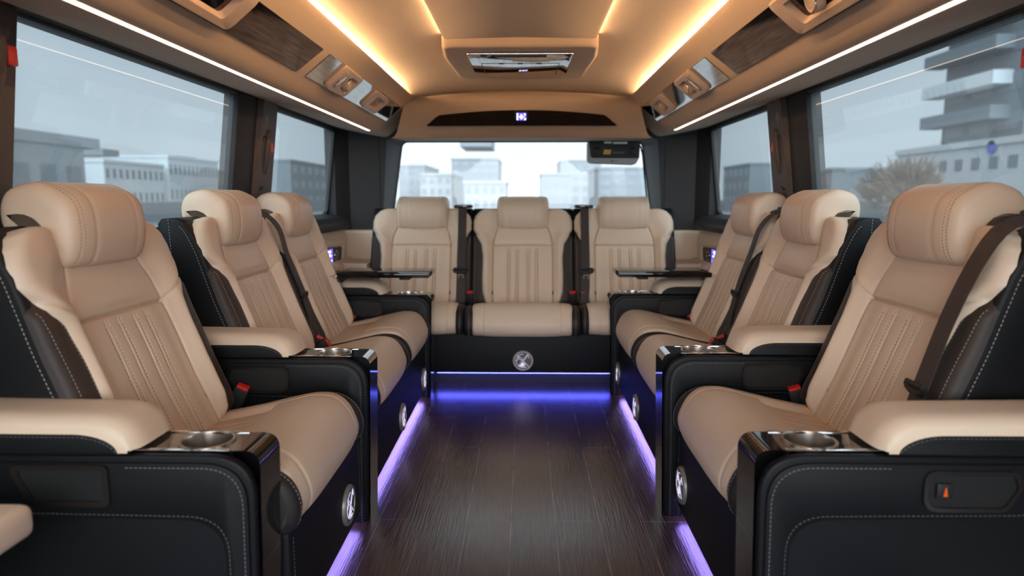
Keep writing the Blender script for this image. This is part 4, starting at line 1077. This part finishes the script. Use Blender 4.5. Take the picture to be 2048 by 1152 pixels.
def cover(sg,nm,y0,y1,lab):
    t=thing('pillar_cover',lab,'pillar cover',(sx(wx(1.1),sg),(y0+y1)/2,0.82)); inv=Matrix.Translation(-Vector(t.location))
    mb=MB(); za,zb=0.80,1.352; d=0.030
    sec=[(y0,0.008),(y0+0.015,d),(y1-0.02,d),(y1,0.0)]
    vs=[];fs=[]
    Zs=[za,0.95,1.1,1.25,1.33,zb]
    for z in Zs:
        for y,q in sec: vs.append((sx(wx(z)-q-0.0,sg),y,z))
        vs.append((sx(wx(z)+0.01,sg),y1,z)); vs.append((sx(wx(z)+0.01,sg),y0,z))
    n=6
    for i in range(len(Zs)-1):
        for j in range(n): fs.append((i*n+j,i*n+(j+1)%n,(i+1)*n+(j+1)%n,(i+1)*n+j))
    fs.append(tuple(range(n))); fs.append(tuple((len(Zs)-1)*n+j for j in range(n)))
    mb.add(vs,fs,'brownplastic'); o=mb.build('cover_panel',t,sharp=25,T=inv)
    # airbag style symbol + slot
    mb=MB(); 
    yy=y0+0.055
    def P(dy,z): return inv@Vector((sx(wx(z)-d-0.0012,sg),yy+dy,z))
    mb.tube([P(-0.012,1.295),P(0.0,1.302),P(0.010,1.295),P(0.012,1.270),P(0.0,1.262),P(-0.012,1.270)],0.0009,'white',6,closed=True)
    for q in (1.274,1.281,1.288): mb.tube([P(-0.008,q),P(0.008,q)],0.0009,'white',6)
    for q in (1.250,1.255): mb.tube([P(-0.004,q),P(0.006,q)],0.0008,'white',6)
    mb.build('symbol',t)
    mb=MB(); mb.tube([P(-0.02,1.185),P(-0.015,1.205),P(0.005,1.207),P(0.014,1.195),P(0.016,1.175)],0.0022,'dark',6); mb.build('slot',t); mb=MB(); mb.tube([P(0.01,1.00),P(-0.012,0.985),P(-0.02,0.992)],0.002,'dark',6); mb.build('slot',t)
cover(-1,'left',2.80,2.99,'dark brown cover on the left pillar between the side windows')
cover(1,'right',2.80,2.99,'dark brown cover on the right pillar between the side windows')
hammer(-1,'left',2.895,1.165,1.0,'middle'); hammer(1,'right',2.895,1.165,1.0,'middle')
hammer(-1,'left',1.425,1.245,0.9,'nearest'); hammer(1,'right',1.445,1.238,0.9,'nearest')
# label on the near right pillar
mb=MB(); z=1.335; xx=sx(wx(1.32)-0.0135,1)
fr=rounded([(1.375,1.302),(1.445,1.302),(1.445,1.340),(1.375,1.340)],[0.008]*4,4)
mb.tube([(sx(wx(z)-0.0130,1),y,z) for y,z in fr],0.0008,'white',6,closed=True)
for r in range(2):
    for i in range(7):
        y=1.384+i*0.0078; z=1.326-r*0.012; mb.tube([(sx(wx(z)-0.0130,1),y,z),(sx(wx(z+.006)-0.0130,1),y+0.003,z+0.006),(sx(wx(z)-0.0130,1),y+0.0055,z)],0.0007,'white',5)
tag(mb.build('warning_label'),'small rounded warning label printed on the nearest right pillar','label')
# ------------------------------------------------------------------ driver monitor unit on the rear glass
def monitor():
    t=thing('camera_unit','black and grey electronic unit fixed at the upper right of the rear window','camera unit',(0.50,3.96,1.27)); inv=Matrix.Translation(-Vector(t.location))
    x0,x1=0.355,0.648
    mb=MB(); pl=rounded([(x0,1.150),(x1-0.02,1.140),(x1,1.18),(x1,1.268),(x0,1.268)],[0.03,0.03,0.01,0.006,0.006],5); mb.prism(pl,1,3.90,3.985,'grey',bev=0.006,seg=2,T=inv); mb.build('housing',t)
    mb=MB(); pl=rounded([(x0+0.018,1.178),(x1-0.004,1.176),(x1+0.002,1.274),(x0+0.006,1.274)],[0.016,0.012,0.004,0.004],5); mb.prism(pl,1,3.888,3.905,'plastic',bev=0.003,T=inv)
    for cx in (x0+0.05,x1-0.04):
        T=inv@Matrix.Translation((cx,3.887,1.215))@Matrix.Rotation(PI/2,4,'X'); mb.lathe([(0.0001,0.003),(0.012,0.003),(0.022,0.0),(0.024,-0.003)],'plastic',28,T)
    mb.build('face',t)
    mb=MB()
    y=3.8865
    mb.prism([(0.440,1.198),(0.480,1.196),(0.486,1.222),(0.446,1.224)],1,y-0.0006,y+0.001,'gold',T=inv)
    mb2=MB()
    for i in range(8): mb2.tube([inv@Vector((0.492+i*0.0085,y-0.0006,1.204)),inv@Vector((0.495+i*0.0085,y-0.0006,1.211)),inv@Vector((0.498+i*0.0085,y-0.0006,1.204))],0.0007,'white',5)
    o=mb.build('yellow_logo',t); mb2.build('lettering',t)
    mb=MB(); mb.box((0.445,3.884,1.257),(0.487,3.888,1.268),'whitepl'); mb.box((0.495,3.884,1.255),(0.575,3.888,1.266),'whitepl'); mb.build('sticker',t,T=inv)
    mb=MB(); mb.box((0.487,3.897,1.157),(0.498,3.8995,1.163),'dark'); mb.tube([(0.503,3.898,1.160),(0.522,3.898,1.160)],0.0015,'dark',6); mb.build('maker_mark',t,T=inv)
    mb=MB(); mb.tube([(x1-0.005,3.93,1.25),(x1+0.015,3.96,1.245),(x1+0.035,4.0,1.20),(x1+0.055,4.05,1.10),(x1+0.075,4.055,0.95),(x1+0.08,4.055,0.82)],0.005,'frame',8); mb.build('cable',t,T=inv)
M['whitepl']=mat('white_plastic',(0.75,0.80,0.78,1),0.5)
monitor()
# ------------------------------------------------------------------ front end behind the camera: windscreen wall
mb=MB()
for (lo,hi) in (((-1.16,YN-0.06,0.0),(1.12,YN,0.55)),((-1.16,YN-0.06,1.50),(1.12,YN,1.64)),((-1.16,YN-0.06,0.5),(-1.0,YN,1.55)),((0.96,YN-0.06,0.5),(1.12,YN,1.55))): mb.box(lo,hi,'plastic')
w=struct(mb.build('wall_front'))
mb=MB(); mb.add([(-1.0,YN-0.03,0.55),(0.96,YN-0.03,0.55),(0.96,YN-0.03,1.50),(-1.0,YN-0.03,1.50)],[(0,1,2,3)],'rearglass2',False) if False else None
# ------------------------------------------------------------------ outside: overcast street
M['asphalt']=mat('wet_asphalt',(0.10,0.12,0.13,1),0.35,vary=0.15)
M['conc1']=mat('pale_concrete',(0.22,0.24,0.25,1),0.8,vary=0.06)
M['conc2']=mat('bluish_facade',(0.11,0.13,0.145,1),0.8,vary=0.06)
M['conc3']=mat('white_facade',(0.42,0.44,0.45,1),0.8,vary=0.05)
M['conc4']=mat('dark_facade',(0.12,0.14,0.15,1),0.8,vary=0.06)
M['winpane']=mat('window_dark',(0.13,0.15,0.165,1),0.3)
M['farpane']=mat('grey_window',(0.10,0.12,0.14,1),0.3)
M['brownleaf']=mat('bare_branches',(0.16,0.12,0.10,1),0.9)
M['hillside']=mat('hillside',(0.10,0.13,0.14,1),1.0,vary=0.2)
M['bluesign']=mat('blue_sign',(0.06,0.10,0.45,1),0.5)
M['far1']=mat('darkened_concrete',(0.155,0.175,0.19,1),0.8,vary=0.06)  # rear facade colours darkened to offset the bright sky lobe on them
M['far2']=mat('darkened_slate_blue_facade',(0.105,0.13,0.15,1),0.8,vary=0.06)
M['far3']=mat('darkened_grey_facade',(0.20,0.215,0.225,1),0.8,vary=0.05)
GZ=-0.65
mb=MB(); mb.add([(-400,-200,GZ),(400,-200,GZ),(400,500,GZ),(-400,500,GZ)],[(0,1,2,3)],'asphalt',False); tag(mb.build('ground'),None,None,None,'structure')
def building(label,cx,cy,w,d,h,rz,m,rows,cols,ww=0.55,wh=0.5,extras=None,balcony=0,pane='winpane'):
    t=thing('building',label,'building',(cx,cy,GZ),rz)
    mb=MB(); mb.box((-w/2,-d/2,0),(w/2,d/2,h),m); mb.box((-w/2-0.15,-d/2-0.15,h-0.02),(w/2+0.15,d/2+0.15,h+0.4),m); mb.build('wall',t)
    if rows and cols:
        cw=w/cols; ch=h/rows; first=None
        for r in range(rows):
            for c in range(cols):
                if first is None:
                    q=MB(); q.box((-cw*ww/2,-0.06,-ch*wh/2),(cw*ww/2,0.05,ch*wh/2),pane); first=q.build('window',t); o=first
                else: o=first.copy(); C.objects.link(o); o.parent=t
                o.location=(-w/2+cw*(c+0.5),-d/2,ch*(r+0.55))
    for i in range(balcony):
        q=MB(); zz=h*(i+1)/(balcony+1); q.box((-w/2-0.8,-d/2-1.6,zz-0.15),(w/2*0.7,-d/2,zz+0.9),'conc3' if i%3==0 else m); q.build('balcony',t)
    if extras:
        for (lo,hi,mm) in extras:
            q=MB(); q.box(lo,hi,mm); q.build('roof_block',t)
    return t
def at(u,v,dist):
    # world point in the direction of a place in the photograph at a given distance ahead
    return ((u-1050)*dist/F, dist, 0.95+(397-v)*dist/F)
def b_at(label,u0,u1,vtop,dist,depth,m,rows,cols,**kw):
    x0=(u0-1050)*dist/F; x1=(u1-1050)*dist/F; h=(0.95+(397-vtop)*dist/F)-GZ
    return building(label,(x0+x1)/2,dist+depth/2,abs(x1-x0),depth,h,0,m,rows,cols,pane='farpane',**kw)
b_at('tall pale block with stepped roof seen through the rear window, left of centre',905,998,322,150,20,'far2',6,5,extras=[((-3.5,-8,13),(3.5,8,14.6+1.4),'far2')])
b_at('low pale block at the far left of the rear window',800,850,335,120,20,'far1',4,3)
b_at('pale apartment block between the far left block and the tall one, rear window',842,905,352,110,18,'far3',3,4)
b_at('pale stepped block on the right in the rear window',1120,1200,325,160,20,'far1',4,4)
b_at('wide pale block behind the electronic unit in the rear window',1195,1300,340,120,20,'far2',4,4)
b_at('low white building in the lower middle of the rear window',930,1012,368,90,12,'far3',2,5)
b_at('low pale building in the lower right of the rear window',1082,1140,352,105,10,'far1',2,3)
# side views: buildings stand parallel to the road
def side_b(label,sg,x,y0,y1,h,m,rows,cols,depth=12,**kw):
    # face toward the van
    w=abs(y1-y0)
    return building(label,sg*(x+depth/2),(y0+y1)/2,w,depth,h,(-PI/2 if sg>0 else PI/2),m,rows,cols,**kw)
def yy(u,x): return F*x/abs(u-1050)
def zz(v,u,x): return 0.95+(397-v)*x/abs(u-1050)-GZ
X1=45
side_b('big grey building with stepped roof at the left edge of the left window',-1,X1,yy(-60,X1),yy(172,X1),zz(288,100,X1),'conc1',1,4,ww=0.6,wh=0.32,extras=[((-8,-6,zz(288,100,X1)),(10,6,zz(266,100,X1)),'conc1')])
X1=60
side_b('long white terrace of houses across the left window',-1,X1,yy(210,X1),yy(330,X1),zz(330,270,X1),'conc3',2,10,ww=0.4,wh=0.4,extras=[((-16,-3,6),(-12,3,6.9),'conc4'),((4,-3,6),(7,3,7.2),'conc4')])
side_b('white house with bright gable at the right of the left window',-1,X1,yy(340,X1),yy(440,X1),zz(322,390,X1),'conc3',2,12,ww=0.4,wh=0.4,extras=[((0,-3,8),(7,3,9.3),'conc4'),((-22,-3,8),(-18,3,9),'conc4')])
side_b('long grey building with dark openings beyond the white house, left window',-1,X1,yy(445,X1),yy(560,X1),zz(350,500,X1),'conc1',1,14,ww=0.5,wh=0.6)
X1=40
side_b('dark block seen through the small rear left window',-1,X1,yy(585,X1),yy(655,X1),zz(330,620,X1),'conc4',3,5)
X1=22
mb=MB()
tw=side_b('tall balconied tower block in the right window',1,38,yy(2010,38),yy(1860,38)+0.3,24,'conc2',8,3,balcony=8,ww=0.7,wh=0.45)
side_b('white low building with dark square windows in front of the tower, right window',1,30,yy(2060,30),yy(1775,30),zz(300,1900,30),'conc3',2,9,depth=6,ww=0.45,wh=0.3)
mb=MB(); mb.lathe([(0.0001,0.05),(0.42,0.05),(0.42,-0.02)],'bluesign',24,Matrix.Translation((29.9,yy(1957,30),zz(298,1957,30)+GZ))@Matrix.Rotation(-PI/2,4,'Y')); 
tag(mb.build('blue_sign'),'round blue sign on the white building in the right window','sign')
side_b('dark low block behind the middle right headrest, right window',1,45,yy(1650,45),yy(1590,45),zz(345,1620,45),'conc4',2,4)
side_b('dark block seen through the small rear right window',1,40,yy(1490,40),yy(1440,40),zz(335,1470,40),'conc4',3,5,extras=[((0,-2,3),(3,2,4.5),'conc4')])
def tree(label,cx,cy,h,r):
    t=thing('tree',label,'tree',(cx,cy,GZ))
    mb=MB(); mb.tube([(0,0,0),(0.1,0,h*0.4),(0,0.1,h*0.7)],[0.25,0.18,0.1],'brownleaf',8); mb.build('trunk',t)
    rnd=random.Random(int(cx*13+cy)); mb=MB()
    for i in range(260):
        a=rnd.uniform(0,2*PI); q=math.sqrt(rnd.random())*r; zc=h*0.65+rnd.uniform(-1,1)*h*0.35*math.sqrt(max(0,1-(q/r)**2))
        p=Vector((q*math.cos(a),q*math.sin(a),zc)); d=(p-Vector((0,0,h*0.4))).normalized()*rnd.uniform(0.5,1.0)+Vector((rnd.uniform(-.3,.3),rnd.uniform(-.3,.3),rnd.uniform(0,.3)))
        mb.tube([p,p+d*0.6,p+d],[0.07,0.05,0.02],'brownleaf',4)
    mb.build('crown',t,recalc=False)
tree('bare brown tree left of the white building, right window',23,yy(1800,23),3.5,1.3)
tree('bare brown tree close to the hill in the right window',24,yy(1760,24),3.3,1.4)
# hill
mb=MB(); vs=[];fs=[]; n=30; m=8
for i in range(n+1):
    u=i/n; y=230+190*u; hh=48*math.exp(-((u-0.18)/0.45)**2)+3*math.sin(u*19)
    for j in range(m+1): q=j/m; vs.append((230+110*q,y,GZ+hh*math.sin(q*PI/2)))
for i in range(n):
    for j in range(m): a=i*(m+1)+j; fs.append((a,a+1,a+m+2,a+m+1))
mb.add(vs,fs,'hillside'); tag(mb.build('hill'),'low grey hillside beyond the buildings in the right window','hill')
# parked car roofs are not resolved in the photograph; a low dark hedge line bounds the road
for sg,lb in ((-1,'dark hedge line low across the left window'),(1,'dark hedge line low across the right window')):
    mb=MB(); mb.box((min(sg*26,sg*27),6,GZ),(max(sg*26,sg*27),95,GZ+1.35),'conc4'); tag(mb.build('hedge'),lb,'hedge')
# ------------------------------------------------------------------ world
def world():
    w=bpy.data.worlds.new('overcast'); bpy.context.scene.world=w; w.use_nodes=True; nt=w.node_tree; nt.nodes.clear(); L=nt.links.new
    tc=nt.nodes.new('ShaderNodeTexCoord'); n=nt.nodes.new('ShaderNodeTexNoise'); n.inputs['Scale'].default_value=2.2; n.inputs['Detail'].default_value=4
    mp=nt.nodes.new('ShaderNodeMapping'); mp.inputs['Scale'].default_value=(1,1,3); L(tc.outputs['Generated'],mp.inputs[0]); L(mp.outputs[0],n.inputs['Vector'])
    r=nt.nodes.new('ShaderNodeValToRGB'); r.color_ramp.elements[0].position=.3; r.color_ramp.elements[1].position=.7
    r.color_ramp.elements[0].color=(0.80,0.88,0.94,1); r.color_ramp.elements[1].color=(0.92,0.97,1.0,1); L(n.outputs['Fac'],r.inputs[0])
    # unseen bright sky lobe added behind the camera to light the cabin
    dp=nt.nodes.new('ShaderNodeVectorMath'); dp.operation='DOT_PRODUCT'; dp.inputs[1].default_value=Vector((0.0,-0.90,0.43)).normalized(); L(tc.outputs['Generated'],dp.inputs[0])
    mr=nt.nodes.new('ShaderNodeMapRange'); mr.interpolation_type='SMOOTHSTEP'; mr.inputs[1].default_value=0.2; mr.inputs[2].default_value=1.0; mr.inputs[3].default_value=SKY; mr.inputs[4].default_value=SKYFILL; L(dp.outputs['Value'],mr.inputs[0])
    bg=nt.nodes.new('ShaderNodeBackground'); L(r.outputs[0],bg.inputs[0]); L(mr.outputs[0],bg.inputs[1])
    o=nt.nodes.new('ShaderNodeOutputWorld'); L(bg.outputs[0],o.inputs[0])
SKY=1.4; SKYFILL=10.0
world()
sc=bpy.context.scene
sc.view_settings.view_transform='Standard'; sc.view_settings.look='None'; sc.view_settings.gamma=1; sc.view_settings.exposure=0.16
sc.view_settings.use_curve_mapping=False
sc.cycles.use_denoising=True
sc.cycles.max_bounces=8; sc.cycles.diffuse_bounces=4; sc.cycles.glossy_bounces=5; sc.cycles.transparent_max_bounces=12
sc.cycles.sample_clamp_indirect=4
